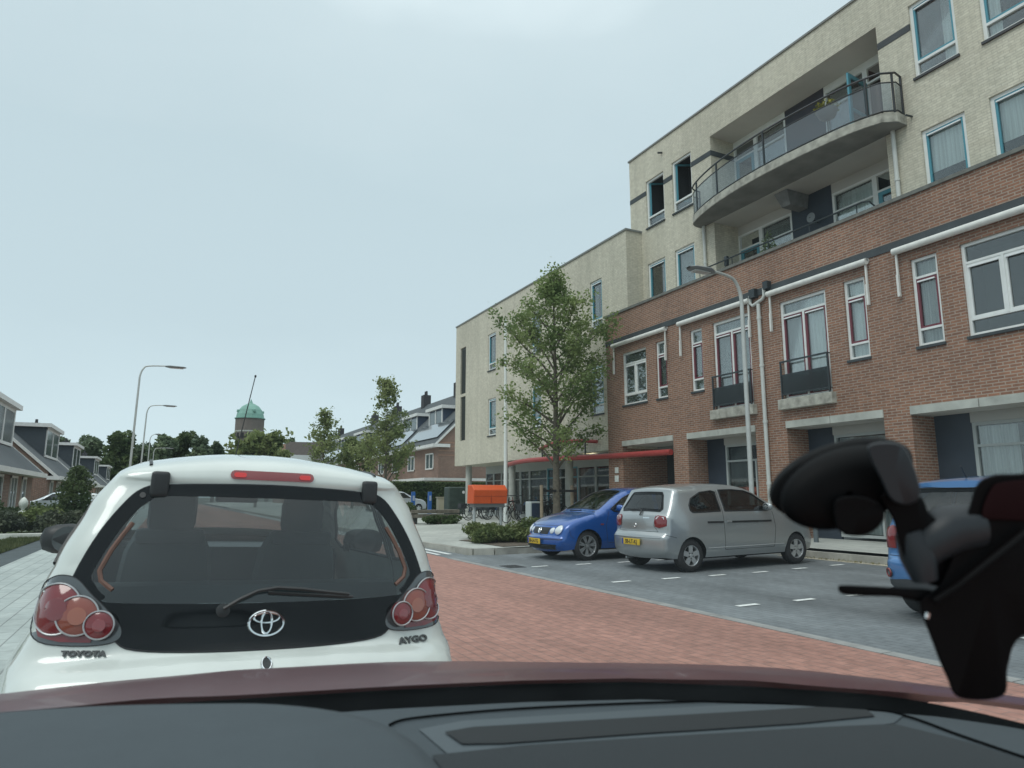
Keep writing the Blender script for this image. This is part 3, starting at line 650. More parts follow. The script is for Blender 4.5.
# ============================================================ cars
LENS_RED = mat('lens_red', (.17, .010, .014), .10, coat=.7); LENS_OR = mat('lens_amber', (.23, .05, .03), .12, coat=.7)
LENS_W = mat('lens_clear', (.62, .66, .68), .12, coat=1); HOUS = mat('lamp_housing', (.06, .07, .075), .12, coat=1)
CGLASS = glass('car_glass', (.42, .50, .50), .75, .02, .09)
CGLASS2 = glass('rear_glass', (.72, .82, .82), .7, .02, .075); CLEARG = glass('clear_car_glass', (.93, .96, .96), .7, .02, .04)
BGLASS = mat('black_glass_edge', (.003, .004, .005), .06, spec=.18)
SEAM = mat('seam', (.01, .01, .012), .8)
def carpaint(name, col, metal=.0, rough=.28): return mat(name, col, rough, metal=metal, coat=1, var=.03, vscale=40)
class Car:
    def __init__(s, root, sil, W, L, wheels, wr, paint, r=.09, crown=.03, bulge=(.10, .16), bot=.24, sidewin=(), arch=1.13, h=.07):
        s.root, s.W, s.L, s.r, s.crown, s.bulge, s.wheels, s.wr = root, W, L, r, crown, bulge, wheels, wr
        s.ctrl = sil; P = [Vector(p[:2]) for p in catmull([(a, b, 0) for a, b in sil], 5)]
        s.P = P; s.T = [0]
        for i in range(1, len(P)): s.T.append(s.T[-1]+(P[i]-P[i-1]).length)
        s.paint = paint; s.bot = bot; s.h = h
        poly = list(P); bottom = []
        for wy in sorted(wheels, reverse=True):
            R0 = wr*arch; dz = bot-wr; a0 = math.asin(max(-1, min(1, dz/R0)))
            bottom += [Vector((wy+R0*math.cos(a), wr+R0*math.sin(a))) for a in [a0+(math.pi-2*a0)*k/14 for k in range(15)]]
        s.poly = poly+bottom; s.sidewin = sidewin
        extra = []
        n = len(P)
        for i in range(0, n):
            t = (P[min(i+1, n-1)]-P[max(i-1, 0)]).normalized(); nn = Vector((t.y, -t.x))
            for d in (.012, .035, .07, .11): extra.append(P[i]+nn*d)
        s.extra = extra
    def rows(s): return [Vector((t, .7*k/9)) for t in s.T[1:-1] for k in range(-8, 9)]
    def at(s, t):
        T, P = s.T, s.P; t = max(0, min(T[-1], t))
        for i in range(1, len(T)):
            if T[i] >= t: k = (t-T[i-1])/max(1e-9, T[i]-T[i-1]); return P[i-1].lerp(P[i], k), (P[i]-P[i-1]).normalized()
        return P[-1], (P[-1]-P[-2]).normalized()
    def tz(s, z, side):                                  # arc parameter where the silhouette crosses height z (rear or front half)
        rng = range(1, len(s.P)) if side == 'rear' else range(len(s.P)-1, 0, -1)
        for i in rng:
            a, b = s.P[i-1], s.P[i]
            if (a.y-z)*(b.y-z) <= 0 and abs(a.y-b.y) > 1e-6:
                k = (z-a.y)/(b.y-a.y); return s.T[i-1]+k*(s.T[i]-s.T[i-1])
        return 0
    def warp(s, x, y, z):
        w0 = .8; q = (x/w0)**2
        if y < 1: y += s.bulge[0]*q*(1-max(y, 0))**2
        if y > s.L-1: y -= s.bulge[1]*q*(1-(s.L-min(y, s.L)))**2
        return (x, y, z)
    def side(s, y, z, sg, off=0):
        p = Vector((y, z)); d = 9
        P = s.P
        for i in range(1, len(P)):
            if abs(P[i].x-y) < s.r*2.5 and abs(P[i].y-z) < s.r*2.5: d = min(d, segdist(p, P[i-1], P[i]))
        x = s.W(y, z)
        if d < s.r: x -= s.r-math.sqrt(max(0, s.r**2-(s.r-d)**2))
        return s.warp(sg*(x+off), y, z)
    def strip(s, t, q, off=0):
        p, tg = s.at(t); n = Vector((-tg.y, tg.x)); w = s.W(p.x, p.y)-s.r
        k = s.crown*(1-q*q)+off; return s.warp(q*w, p.x+n.x*k, p.y+n.y*k)
    def build(s, strip_holes=(), glass=CGLASS, band=None, bumper=None):
        b = B(); bv = B()
        for sg in (-1, 1):
            v, f = cdt(s.poly, s.sidewin, s.h, s.extra); b.add([s.side(p.x, p.y, sg) for p in v], f, True)
        v, f = cdt(s.poly, (), s.h, s.extra)
        for sg in (-1, 1): bv.add([s.side(p.x, p.y, sg) for p in v], f, True)
        T = s.T[-1]; rect = [(0, -1), (T, -1), (T, 1), (0, 1)]
        loops = [Vector((t, -1)) for t in s.T]+[Vector((t, 1)) for t in reversed(s.T)]
        def sc(P): return [Vector((p[0], p[1])) for p in P]
        v, f = cdt([(p[0], p[1]*.7) for p in loops], [[(p[0], p[1]*.7) for p in hp] for hp in strip_holes], s.h, s.rows(), grid=False)
        b.add([s.strip(p.x, p.y/.7) for p in v], f, True)
        v, f = cdt([(p[0], p[1]*.7) for p in loops], [], s.h, s.rows(), grid=False); bv.add([s.strip(p.x, p.y/.7) for p in v], f, True)
        s.bvh = BVHTree.FromPolygons([Vector(p) for p in bv.v], bv.f)
        s.body = obj('body', b, s.paint, s.root, True)
        for win in s.sidewin:
            for sg in (-1, 1):
                v, f = cdt(win, (), .12); g = B(); g.add([s.side(p.x, p.y, sg, -.006) for p in v], f, True); gl = obj('side_window', g, glass, s.root, True)
                t = B(); ring = [s.side(p.x, p.y, sg, .002) for p in densify(win, .05)]; t.tube(ring+[ring[0]], .011, 6, False); obj('window_seal', t, BLACKP, gl, True)
        for i, hp in enumerate(strip_holes):
            v, f = cdt([(p[0], p[1]*.7) for p in hp], (), .1); g = B(); g.add([s.strip(p.x, p.y/.7, -.004) for p in v], f, True)
            gl = obj('rear_window' if i == 0 else 'windscreen', g, glass, s.root, True)
            if i == 0: s.rearwin = gl
            inn = shrink([(p[0], p[1]*.7) for p in hp], .05); v, f = cdt([(p[0], p[1]*.7) for p in hp], [inn], .06)
            g = B(); g.add([s.strip(p.x, p.y/.7, -.001) for p in v], f, True); obj('window_border', g, BGLASS, gl, True)
            t = B(); ring = [s.strip(p.x, p.y/.7, .001) for p in densify([(p[0], p[1]*.7) for p in hp], .05)]; t.tube(ring+[ring[0]], .008, 6, False); obj('window_seal', t, BLACKP, gl, True)
        # underbody and dark wheel wells
        u = B(); w = s.W(s.L/2, .4)-.10
        ys = sorted(s.wheels); R0 = s.wr*1.16
        u.box(-w+.06, w-.06, .26, ys[0]-R0, s.bot+.01, .50); u.box(-w+.03, w-.03, ys[0]+R0, ys[1]-R0, s.bot-.03, .40); u.box(-w+.10, w-.10, ys[1]+R0, s.L-.42, s.bot+.02, .50)
        for wy in ys:
            arcp = [(wy+R0*math.cos(a), s.wr+R0*math.sin(a)) for a in [math.pi*k/12 for k in range(13)]]
            u.grid([[(-w-.0, y, z) for y, z in arcp], [(w+.0, y, z) for y, z in arcp]], False)
        u.box(-w+.22, w-.22, .3, s.L-.5, s.bot-.03, .5)
        obj('underbody', u, SEAM, s.root, True)
        return s
    def interior(s, seats=((1.9, .36), (1.9, -.36)), floor=.35, zt=1.08, y0=.25, hr=1.28, bench=1.0, dash=2.65):
        b = B(); w = s.W(1.5, .6)-.12
        b.box(-w, w, y0+.15, dash+.2, floor, floor+.04)
        b.bbox(-w+.02, w-.02, dash-.15, dash+.25, .55, 1.0, .08); so_ = obj('dashboard', b, BLACKP, s.root, True)
        for (y, x) in seats:
            q = B(); q.bbox(x-.24, x+.24, y-.05, y+.42, .45, .62, .06)
            q.grid([[(x+a*wd, y-.02-.10*(k/6)+bk, .5+(zt-.5)*k/6) for a, bk in ((-1, .05), (-.9, -.04), (-.4, -.09), (.4, -.09), (.9, -.04), (1, .05), (.8, .07), (-.8, .07))] for k, wd in enumerate((.24, .25, .25, .24, .23, .215, .17))], True, True)
            q.bbox(x-.17, x+.17, y-.22, y-.08, zt-.06, zt+.02, .03)
            q.bbox(x-.12, x+.12, y-.21, y-.10, zt+.0, hr, .05); obj('seat', q, SEAT, s.root, True)
        q = B(); q.bbox(-w+.05, w-.05, bench-.1, bench+.4, .42, .58, .05); q.bbox(-w+.05, w-.05, bench-.2, bench-.06, .5, .92, .05)
        obj('rear_bench', q, SEAT, s.root, True)
        q = B(); q.bbox(-.12, .12, dash-.55, dash-.52, 1.27, 1.34, .012); obj('inner_mirror', q, BLACKP, s.root, True)
    def ray(s, o, d):
        hit = s.bvh.ray_cast(Vector(o), Vector(d)); return hit[0]
    def decal(s, name, poly, m, frame='rear', off=.006, dome=0, h=.03, holes=(), skirt=True, parent=None, curve=True):
        fr = {'rear': (Vector((0, -2, 0)), Vector((1, 0, 0)), Vector((0, 1, 0))), 'front': (Vector((0, s.L+2, 0)), Vector((-1, 0, 0)), Vector((0, -1, 0))),
              'right': (Vector((3, 0, 0)), Vector((0, 1, 0)), Vector((-1, 0, 0))), 'left': (Vector((-3, 0, 0)), Vector((0, -1, 0)), Vector((1, 0, 0)))}
        if isinstance(frame, (int, float)): a = R(frame); o, rt, d = Vector((0, .4, 0))-Vector((-math.sin(a), math.cos(a), 0))*3, Vector((math.cos(a), math.sin(a), 0)), Vector((-math.sin(a), math.cos(a), 0))
        else: o, rt, d = fr[frame]
        cx = sum(p[0] for p in poly)/len(poly); cy = sum(p[1] for p in poly)/len(poly); Rm = max((Vector(p[:2])-Vector((cx, cy))).length for p in poly)
        v, f = cdt(poly, holes, h); pts = []; base = []
        last = None
        for p in v:
            src = o+rt*p.x+Vector((0, 0, p.y)); hit = s.ray(src, d)
            if hit is None: hit = src+d*(last if last else 2)
            else: last = (hit-src).dot(d)
            rr = (Vector((p.x, p.y))-Vector((cx, cy))).length/Rm
            pts.append(hit-d*(off+dome*max(0, 1-rr*rr))); base.append(hit+d*.006)
        b = B(); b.add(pts, f, True)
        if skirt:
            from collections import Counter
            ec = Counter()
            for q in f:
                for i in range(len(q)): ec[tuple(sorted((q[i], q[(i+1) % len(q)])))] += 1
            for (i, j), c in ec.items():
                if c == 1: b.quad(pts[i], pts[j], base[j], base[i])
        return obj(name, b, m, parent or s.root, True)
    def line(s, name, pts, r, m, frame='rear', off=.004, closed=False, parent=None, n=6):
        fr = {'rear': (Vector((0, -2, 0)), Vector((1, 0, 0)), Vector((0, 1, 0))), 'front': (Vector((0, s.L+2, 0)), Vector((-1, 0, 0)), Vector((0, -1, 0))),
              'right': (Vector((3, 0, 0)), Vector((0, 1, 0)), Vector((-1, 0, 0))), 'left': (Vector((-3, 0, 0)), Vector((0, -1, 0)), Vector((1, 0, 0))), 'top': (Vector((0, 0, 3)), Vector((1, 0, 0)), Vector((0, 0, -1)))}
        if isinstance(frame, (int, float)): a = R(frame); o, rt, d = Vector((0, .4, 0))-Vector((-math.sin(a), math.cos(a), 0))*3, Vector((math.cos(a), math.sin(a), 0)), Vector((-math.sin(a), math.cos(a), 0))
        else: o, rt, d = fr[frame]
        out = []
        for p in densify(pts, .03, closed)+([Vector(pts[0][:2])] if closed else []):
            src = o+rt*p.x+(Vector((0, 0, p.y)) if frame != 'top' else Vector((0, p.y, 0))); hit = s.ray(src, d)
            if hit is not None: out.append(hit-d*off)
        b = B(); b.tube(out, r, n); return obj(name, b, m, parent or s.root, True)
    def seam(s, pts, frame, closed=False): return s.line('panel_seam', pts, .0035, SEAM, frame, .0, closed)
    def plate(s, text, z, frame='rear', x=0, w=.26, hh=.055, off=.02, tilt=0):
        sg = 1 if frame == 'rear' else -1; y0 = -2 if frame == 'rear' else s.L+2
        hit = s.ray((x, y0, z), (0, sg, 0)); y = hit.y-sg*off
        b = B(); b.bbox(x-w, x+w, y-.006, y+.006, z-hh, z+hh, .004); pl = obj('licence_plate', b, YPL, s.root, True)
        t = text_b(text, hh*1.75, .001, .002); Mx = Matrix.Translation((x+.01, y-sg*.008, z)) @ Matrix.Rotation(0 if sg > 0 else math.pi, 4, 'Z') @ Matrix.Rotation(R(90), 4, 'X')
        t.xform(Mx); obj('plate_lettering', t, INK, pl, True, fix=False)
        b = B(); b.box(x-w*sg, x-(w-.04)*sg, y-sg*.009, y-sg*.006, z-hh+.004, z+hh-.004); obj('plate_band', b, mat('plate_blue', (.02, .05, .3), .5), pl, True)
    def add_wheels(s, spokes=5, alloy=True, w=.17, rimr=.62, steer=0, only=None):
        for wy in s.wheels:
            for sg in (-1, 1):
                x = sg*(s.W(wy, s.wr+.05)-.02); R0 = s.wr
                tr = B(); prof = [(R0*rimr, 0), (R0*.72, -.01), (R0*.93, 0.005), (R0*.99, .03), (R0, .06), (R0, w-.05), (R0*.97, w-.01), (R0*.7, w)]
                tr.lathe([(a, -sg*(c_)) for a, c_ in prof], (x, wy, R0), 40, 'x'); ty = obj('wheel', tr, RUBB, s.root, True)
                rm = B(); rr = R0*rimr
                rm.lathe([(rr*1.02, 0), (rr*.95, -sg*.004), (rr*.90, -sg*.03), (rr*.88, -sg*.10)], (x, wy, R0), 36, 'x')
                rm.lathe([(.0, sg*.004), (rr*.16, sg*.004), (rr*.22, -sg*.01), (rr*.22, -sg*.05)], (x-sg*.015, wy, R0), 20, 'x')
                for k in range(spokes):
                    a = 2*math.pi*k/spokes+.3
                    for da in ((-.13, .13) if alloy else (0,)):
                        ww = .055 if alloy else .20
                        p0 = (rr*.15, da*.6); p1 = (rr*.95, da)
                        def pt(rad, ang, side): 
                            c_, s_ = math.cos(a+ang), math.sin(a+ang); px_, pz_ = rad*c_-side*s_, rad*s_+side*c_; return px_, pz_
                        q = [pt(p0[0], p0[1], -rr*ww*1.1), pt(p1[0], p1[1], -rr*ww*1.3), pt(p1[0], p1[1], rr*ww*1.3), pt(p0[0], p0[1], rr*ww*1.1)]
                        rm.prism([(wy+a_, R0+b_) for a_, b_ in q], x-sg*.012, x-sg*.035, 'x')
                obj('rim', rm, ALLOY, ty, True)
                dk = B(); dk.lathe([(.001, 0), (rr*.9, 0)], (x-sg*.09, wy, R0), 24, 'x'); obj('brake_disc', dk, mat('brake', (.06, .06, .06), .6), ty, True)
    def door_mirror(s, sg, y, z, m, glassm=True, size=1.0, gm=None):
        w = s.W(y, z); b = B(); c = Vector((sg*(w+.11), y, z+.03)); rows = []
        for i in range(7):
            a = math.pi*i/6-math.pi/2; rows.append([(c.x+sg*.115*size*math.sin(a), c.y+.06*math.cos(a)*math.cos(t)*size, c.z+.075*size*max(.15, math.cos(a)**.5 if math.cos(a) > 0 else 0)*math.sin(t)) for t in [2*math.pi*k/10 for k in range(10)]])
        b.grid(rows, True, True); b.tube([(sg*(w-.02), y+.02, z-.02), (sg*(w+.06), y+.01, z+.0)], .022, 6)
        mo = obj('wing_mirror', b, m, s.root, True)
        g = B(); g.lathe([(.001, 0), (.062*size, .001)], (c.x, c.y-.052*size, c.z), 16, 'y'); obj('mirror_glass', g, gm or CHROME, mo, True)
def circ(cx, cy, r, n=28, ry=None): return [(cx+r*math.cos(2*math.pi*k/n), cy+(ry or r)*math.sin(2*math.pi*k/n)) for k in range(n)]
def pw(tab):
    def f(z):
        if z <= tab[0][0]: return tab[0][1]
        for (a, va), (c, vc) in zip(tab, tab[1:]):
            if z <= c: t = (z-a)/(c-a); t = t*t*(3-2*t)*.5+t*.5; return va+(vc-va)*t
        return tab[-1][1]
    return f
def mkW(Wb, fz, L, ra=.10, fa=.15, rl=.8, fl=.9):
    g = pw(fz)
    def W(y, z):
        k = 1.0
        if y < rl: k -= ra*((rl-max(y, -.1))/rl)**2.2
        if y > L-fl: k -= fa*((min(y, L+.1)-(L-fl))/fl)**2.2
        return Wb*g(z)*k
    return W
def glasshole(c, t0, t1, s0, s1, cut=.06):               # rounded trapezoid on the strip: half widths s0 at t0 and s1 at t1
    k = cut*1.3
    return [(t0+cut, -s0), (t0, -s0+k), (t0, s0-k), (t0+cut, s0), (t1-cut, s1), (t1, s1-k), (t1, -s1+k), (t1-cut, -s1)]

# ------------------------------------------------ silver three door hatchback
def silver_hatch():
    L = 3.88; root = thing('parked_car', 'silver three door hatchback parked between the dark blue car and the phone mount, seen from behind', 'car', (7.62, 10.33, -.01), R(-90))
    root['label'] = 'silver three door hatchback parked nose to the kerb beside the dark blue car'
    root.rotation_euler.x = R(.9)
    sil = [(.10, .26), (.02, .34), (0, .46), (.0, .60), (.045, .655), (.085, .70), (.095, .84), (.12, .955), (.17, 1.02), (.30, 1.23), (.385, 1.375), (.43, 1.435), (.62, 1.47), (1.1, 1.502), (1.6, 1.505), (2.05, 1.455), (2.4, 1.31), (2.9, 1.03), (3.02, .985), (3.4, .90), (3.66, .79), (3.79, .66), (3.86, .52), (3.88, .42), (3.82, .27)]
    W = mkW(.83, [(.2, .93), (.40, 1.0), (.70, 1.0), (.93, .985), (1.02, .955), (1.35, .83), (1.5, .74)], L)
    q = [(.72, 1.02), (1.36, 1.03), (1.34, 1.37), (1.25, 1.395), (.98, 1.37), (.74, 1.26), (.66, 1.15), (.66, 1.06)]
    d = [(1.46, 1.03), (2.52, 1.02), (2.60, 1.08), (2.25, 1.32), (2.05, 1.385), (1.75, 1.41), (1.44, 1.405)]
    c = Car(root, sil, W, L, (.64, 3.22), .285, carpaint('paint_silver', (.34, .36, .365), .6, .3), sidewin=(q, d), crown=.035, bulge=(.09, .15))
    tr0, tr1 = c.tz(1.035, 'rear'), c.tz(1.37, 'rear'); tw0, tw1 = c.tz(1.05, 'front'), c.tz(1.44, 'front')
    c.build([glasshole(c, tr0, tr1, .90, .80), glasshole(c, tw1, tw0, .86, .93)])
    c.interior(dash=2.7)
    for sg in (-1, 1):
        P = [(.50*sg, .79), (.49*sg, .95), (.55*sg, .985), (.70*sg, .965), (.735*sg, .90), (.735*sg, .80), (.60*sg, .765)]
        P = [(a*1.0, b_) for a, b_ in P]; c.decal('tail_light', P, LENS_RED, 'rear', .010, .018)
        c.decal('reverse_lens', [(.52*sg, .92), (.56*sg, .965), (.69*sg, .95), (.70*sg, .915)], LENS_W, 'rear', .022, 0)
        c.decal('headlight', [(.42*sg, .68), (.44*sg, .80), (.66*sg, .82), (.70*sg, .72), (.60*sg, .66)], LENS_W, 'front', .01, .02)
        fr = 'right' if sg > 0 else 'left'; k = 1 if sg > 0 else -1
        c.seam([(k*1.40, .36), (k*1.40, 1.0), (k*1.38, 1.40)], fr); c.seam([(k*2.60, .36), (k*2.66, .7), (k*2.62, 1.0)], fr); c.seam([(k*1.40, .355), (k*2.60, .355)], fr)
        c.decal('side_strip', [(k*1.02, .828), (k*1.38, .822), (k*1.38, .855), (k*1.02, .861)], BLACKP, fr, .014)
        c.decal('side_strip', [(k*1.58, .82), (k*2.56, .81), (k*2.56, .845), (k*1.58, .853)], BLACKP, fr, .014)
        c.line('door_handle', [(k*1.46, .845), (k*1.56, .842)], .017, c.paint, fr, .022)
        c.seam([(k*.12, .655), (k*.33, .60)], fr)
        c.line('sill_line', [(k*1.0, .40), (k*2.85, .40)], .006, mat('sill_light', (.55, .57, .58), .3, metal=.4), fr, .004)
        c.seam([(sg*.07+sg*.50, .70), (sg*.47, .80), (sg*.49, .99)], 'rear')
        c.door_mirror(sg, 2.42, 1.06, c.paint, size=.95)
    c.seam([(-.57, .70), (.57, .70)], 'rear')
    c.line('bumper_ridge', [(-.68, .60), (.68, .60)], .008, c.paint, 'rear', .004)
    c.line('wiper', [(-.26, 1.075), (-.05, 1.085), (.10, 1.07)], .011, BLACKP, 'rear', .035); c.line('wiper_arm', [(.10, 1.07), (.13, .98)], .014, BLACKP, 'rear', .03)
    c.line('badge', circ(0, .80, .030, 16), .006, CHROME, 'rear', .006, True)
    c.decal('badge_plate', [(.20, .925), (.36, .925), (.36, .945), (.20, .945)], CHROME, 'rear', .004)
    c.plate('SB-LT-KJ', .515)
    c.add_wheels(5, False)
    b = B(); b.tube([(-.45, .15, .20), (-.45, .28, .20)], .022, 8); obj('exhaust', b, GALV, root, True)
    return root
silver_hatch()
# small blue parts of a roof seen over the silver car belong to a sign lamp on its roof edge
# ------------------------------------------------ dark blue hatchback, nose to the road
def blue_hatch():
    L = 3.86; root = thing('parked_car', 'dark blue hatchback with round twin headlights facing the red road', 'car', (10.93, 12.98, zt(9)), R(90))
    sil = [(.10, .27), (.02, .36), (0, .50), (.0, .62), (.05, .72), (.06, .95), (.14, 1.05), (.30, 1.28), (.42, 1.385), (.62, 1.43), (1.1, 1.465), (1.6, 1.465), (1.95, 1.425), (2.3, 1.27), (2.82, .97), (2.95, .93), (3.35, .84), (3.60, .735), (3.72, .62), (3.77, .50), (3.85, .45), (3.86, .36), (3.83, .28), (3.74, .20)]
    W = mkW(.825, [(.2, .93), (.40, 1.0), (.70, 1.0), (.90, .98), (1.0, .94), (1.35, .80), (1.46, .72)], L, fa=.14)
    q = [(.62, 1.02), (1.24, 1.02), (1.22, 1.35), (.95, 1.34), (.72, 1.22), (.60, 1.10)]
    d = [(1.36, 1.01), (2.42, .99), (2.50, 1.04), (2.15, 1.26), (1.95, 1.345), (1.70, 1.375), (1.34, 1.37)]
    c = Car(root, sil, W, L, (.66, 3.10), .30, carpaint('paint_blue', (.004, .078, .33), .2, .26), sidewin=(q, d), crown=.035, bulge=(.09, .17))
    tr0, tr1 = c.tz(1.05, 'rear'), c.tz(1.34, 'rear'); tw0, tw1 = c.tz(1.01, 'front'), c.tz(1.405, 'front')
    c.build([glasshole(c, tr0, tr1, .9, .8), glasshole(c, tw1, tw0, .86, .94)], glass=CGLASS)
    c.interior(seats=((1.75, .36), (1.75, -.36)), dash=2.6)
    c.decal('grille', [(-.30, .53), (.30, .53), (.34, .665), (-.34, .665)], BLACKP, 'front', .006)
    c.line('badge', circ(0, .60, .052, 20), .009, CHROME, 'front', .014, True); c.line('badge_mark', [(-.032, .632), (-.014, .568), (0, .61), (.014, .568), (.032, .632)], .006, CHROME, 'front', .018)
    for sg in (-1, 1):
        h1 = c.decal('headlight', circ(.585*sg, .625, .095), LENS_W, 'front', .012, .035)
        c.line('lamp_ring', circ(.585*sg, .625, .097), .007, c.paint, 'front', .014, True, h1)
        c.decal('headlight', circ(.415*sg, .605, .060), LENS_W, 'front', .012, .022)
        k = -1 if sg > 0 else 1; fr = 'right' if sg > 0 else 'left'; k = 1 if sg > 0 else -1
        c.seam([(k*1.29, .36), (k*1.30, 1.0), (k*1.27, 1.37)], fr); c.seam([(k*2.62, .36), (k*2.66, .7), (k*2.56, .99)], fr); c.seam([(k*1.29, .355), (k*2.60, .355)], fr)
        c.seam([(k*3.42, .45), (k*3.50, .52), (k*3.52, .66)], fr)
        c.line('door_handle', [(k*1.36, .86), (k*1.50, .858)], .017, c.paint, fr, .022)
        c.decal('side_indicator', [(k*2.72, .72), (k*2.79, .72), (k*2.79, .745), (k*2.72, .745)], LENS_OR, fr, .012)
        c.door_mirror(sg, 2.34, 1.03, c.paint, size=1.0)
        c.decal('tail_light', [(.55*sg, .74), (.55*sg, .95), (.72*sg, .93), (.78*sg, .80), (.70*sg, .73)], LENS_RED, 'rear', .01, .015)
        c.line('wiper', [(-.1*sg-.2, 1.0), (.25*sg-.1, 1.01)], .009, BLACKP, 'front', .02)
    c.decal('bumper_intake', [(-.55, .225), (.55, .225), (.62, .33), (-.62, .33)], BLACKP, 'front', .006)
    c.decal('bumper_strip', [(-.72, .425), (.72, .425), (.72, .455), (-.72, .455)], mat('bumper_dark', (.01, .03, .12), .5), 'front', .012)
    for z in (.25, .275, .30): c.line('intake_bar', [(-.5, z), (.5, z)], .006, DARKM, 'front', .014)
    c.seam([(-.60, .70), (-.5, .705), (.5, .705), (.60, .70)], 'front')
    c.plate('38-LH-TG', .385, 'front', off=.03)
    c.add_wheels(7, True, rimr=.70)
    return root
blue_hatch()
# ------------------------------------------------ light blue hatchback behind the phone mount
def sky_hatch():
    L = 3.95; root = thing('parked_car', 'light blue hatchback with dark grey bumper partly hidden by the phone mount', 'car', (7.12, 4.42, zt(9)), R(-90))
    sil = [(.12, .24), (.04, .32), (0, .46), (.0, .60), (.05, .66), (.07, .86), (.10, .96), (.16, 1.04), (.30, 1.26), (.36, 1.40), (.34, 1.43), (.6, 1.47), (1.1, 1.50), (1.6, 1.50), (2.05, 1.455), (2.4, 1.31), (2.95, 1.03), (3.1, .98), (3.45, .90), (3.72, .79), (3.85, .66), (3.92, .52), (3.95, .42), (3.88, .27)]
    W = mkW(.85, [(.2, .90), (.40, .99), (.62, 1.0), (.93, .98), (1.02, .95), (1.35, .82), (1.5, .74)], L, ra=.12)
    q = [(.72, 1.04), (1.40, 1.03), (1.38, 1.38), (.98, 1.36), (.76, 1.22)]; d = [(1.50, 1.03), (2.56, 1.02), (2.62, 1.08), (2.25, 1.32), (2.05, 1.385), (1.48, 1.40)]
    c = Car(root, sil, W, L, (.68, 3.20), .30, carpaint('paint_sky', (.06, .20, .46), .3, .28), sidewin=(q, d), crown=.035, bulge=(.13, .15))
    tr0, tr1 = c.tz(1.03, 'rear'), c.tz(1.38, 'rear'); tw0, tw1 = c.tz(1.05, 'front'), c.tz(1.44, 'front')
    c.build([glasshole(c, tr0, tr1, .92, .84), glasshole(c, tw1, tw0, .86, .93)]); c.interior(dash=2.7)
    for sg in (-1, 1):
        c.decal('tail_light', [(.60*sg, .74), (.58*sg, .96), (.66*sg, .99), (.80*sg, .93), (.82*sg, .80), (.76*sg, .74)], LENS_RED, 'rear', .01, .02)
        rf = c.decal('rear_reflector', circ(.70*sg, .475, .055), HOUS, 'rear', .012, .01); c.line('reflector_ring', circ(.70*sg, .475, .042, 16), .01, LENS_RED, 'rear', .02, True, rf)
        fr = 'right' if sg > 0 else 'left'; k = 1 if sg > 0 else -1
        c.seam([(k*1.44, .36), (k*1.44, 1.0), (k*1.42, 1.40)], fr); c.seam([(k*2.60, .36), (k*2.66, .7), (k*2.62, 1.0)], fr)
        c.door_mirror(sg, 2.42, 1.06, c.paint)
        c.decal('headlight', [(.42*sg, .68), (.44*sg, .80), (.66*sg, .82), (.70*sg, .72), (.60*sg, .66)], LENS_W, 'front', .01, .02)
    c.decal('bumper_lower', [(-.76, .26), (.76, .26), (.70, .40), (.45, .43), (-.45, .43), (-.70, .40)], mat('bumper_grey', (.05, .055, .06), .6), 'rear', .012, h=.05)
    c.seam([(-.7, .66), (.7, .66)], 'rear'); c.line('wiper', [(-.25, 1.06), (.05, 1.07)], .011, BLACKP, 'rear', .03)
    c.plate('61-TV-ZN', .55); c.add_wheels(5, True)
    b = B(); b.tube([(.0, .5, 1.50), (.0, .42, 1.62)], .008, 6); obj('aerial', b, BLACKP, root, True)
    return root
sky = sky_hatch()
# ------------------------------------------------ cars far off
def far_car(loc, rz, col, label, group=None, h=1.45):
    L = 3.9; root = thing('parked_car', label, 'car', loc, rz)
    sil = [(.10, .26), (0, .46), (.0, .62), (.08, .72), (.12, .95), (.30, 1.23), (.42, 1.40), (1.1, 1.46), (1.7, 1.45), (2.1, 1.38), (2.85, 1.0), (3.4, .90), (3.72, .76), (3.88, .50), (3.82, .27)]
    W = mkW(.83, [(.2, .93), (.40, 1.0), (.70, 1.0), (.93, .985), (1.02, .955), (1.35, .83), (1.5, .74)], L)
    q = [(.66, 1.02), (1.36, 1.02), (1.34, 1.34), (.80, 1.28)]; d = [(1.46, 1.02), (2.5, 1.0), (2.05, 1.33), (1.44, 1.36)]
    c = Car(root, sil, W, L, (.66, 3.12), .29, carpaint('paint_%02d' % int(col[0]*100), col, .2), sidewin=(q, d), h=.12)
    c.build([glasshole(c, c.tz(1.03, 'rear'), c.tz(1.34, 'rear'), .9, .82), glasshole(c, c.tz(1.40, 'front'), c.tz(1.03, 'front'), .86, .93)]); c.interior()
    for sg in (-1, 1):
        c.decal('tail_light', [(.55*sg, .78), (.55*sg, .96), (.76*sg, .92), (.76*sg, .80)], LENS_RED, 'rear', .01); c.decal('headlight', [(.45*sg, .66), (.45*sg, .78), (.70*sg, .78), (.70*sg, .68)], LENS_W, 'front', .012)
    c.add_wheels(5, False); return root
far_car((-3.6, 47.0, .1), R(90), (.55, .62, .66), 'pale silver car parked nose in beside the brick house gable')
far_car((-4.6, 66.0, .1), R(90), (.70, .72, .72), 'white car on the farther driveway behind the conifer')
far_car((12.6, 46.5, .2), R(-84), (.34, .36, .38), 'grey car parked beyond the low wooden bench and shrubs')

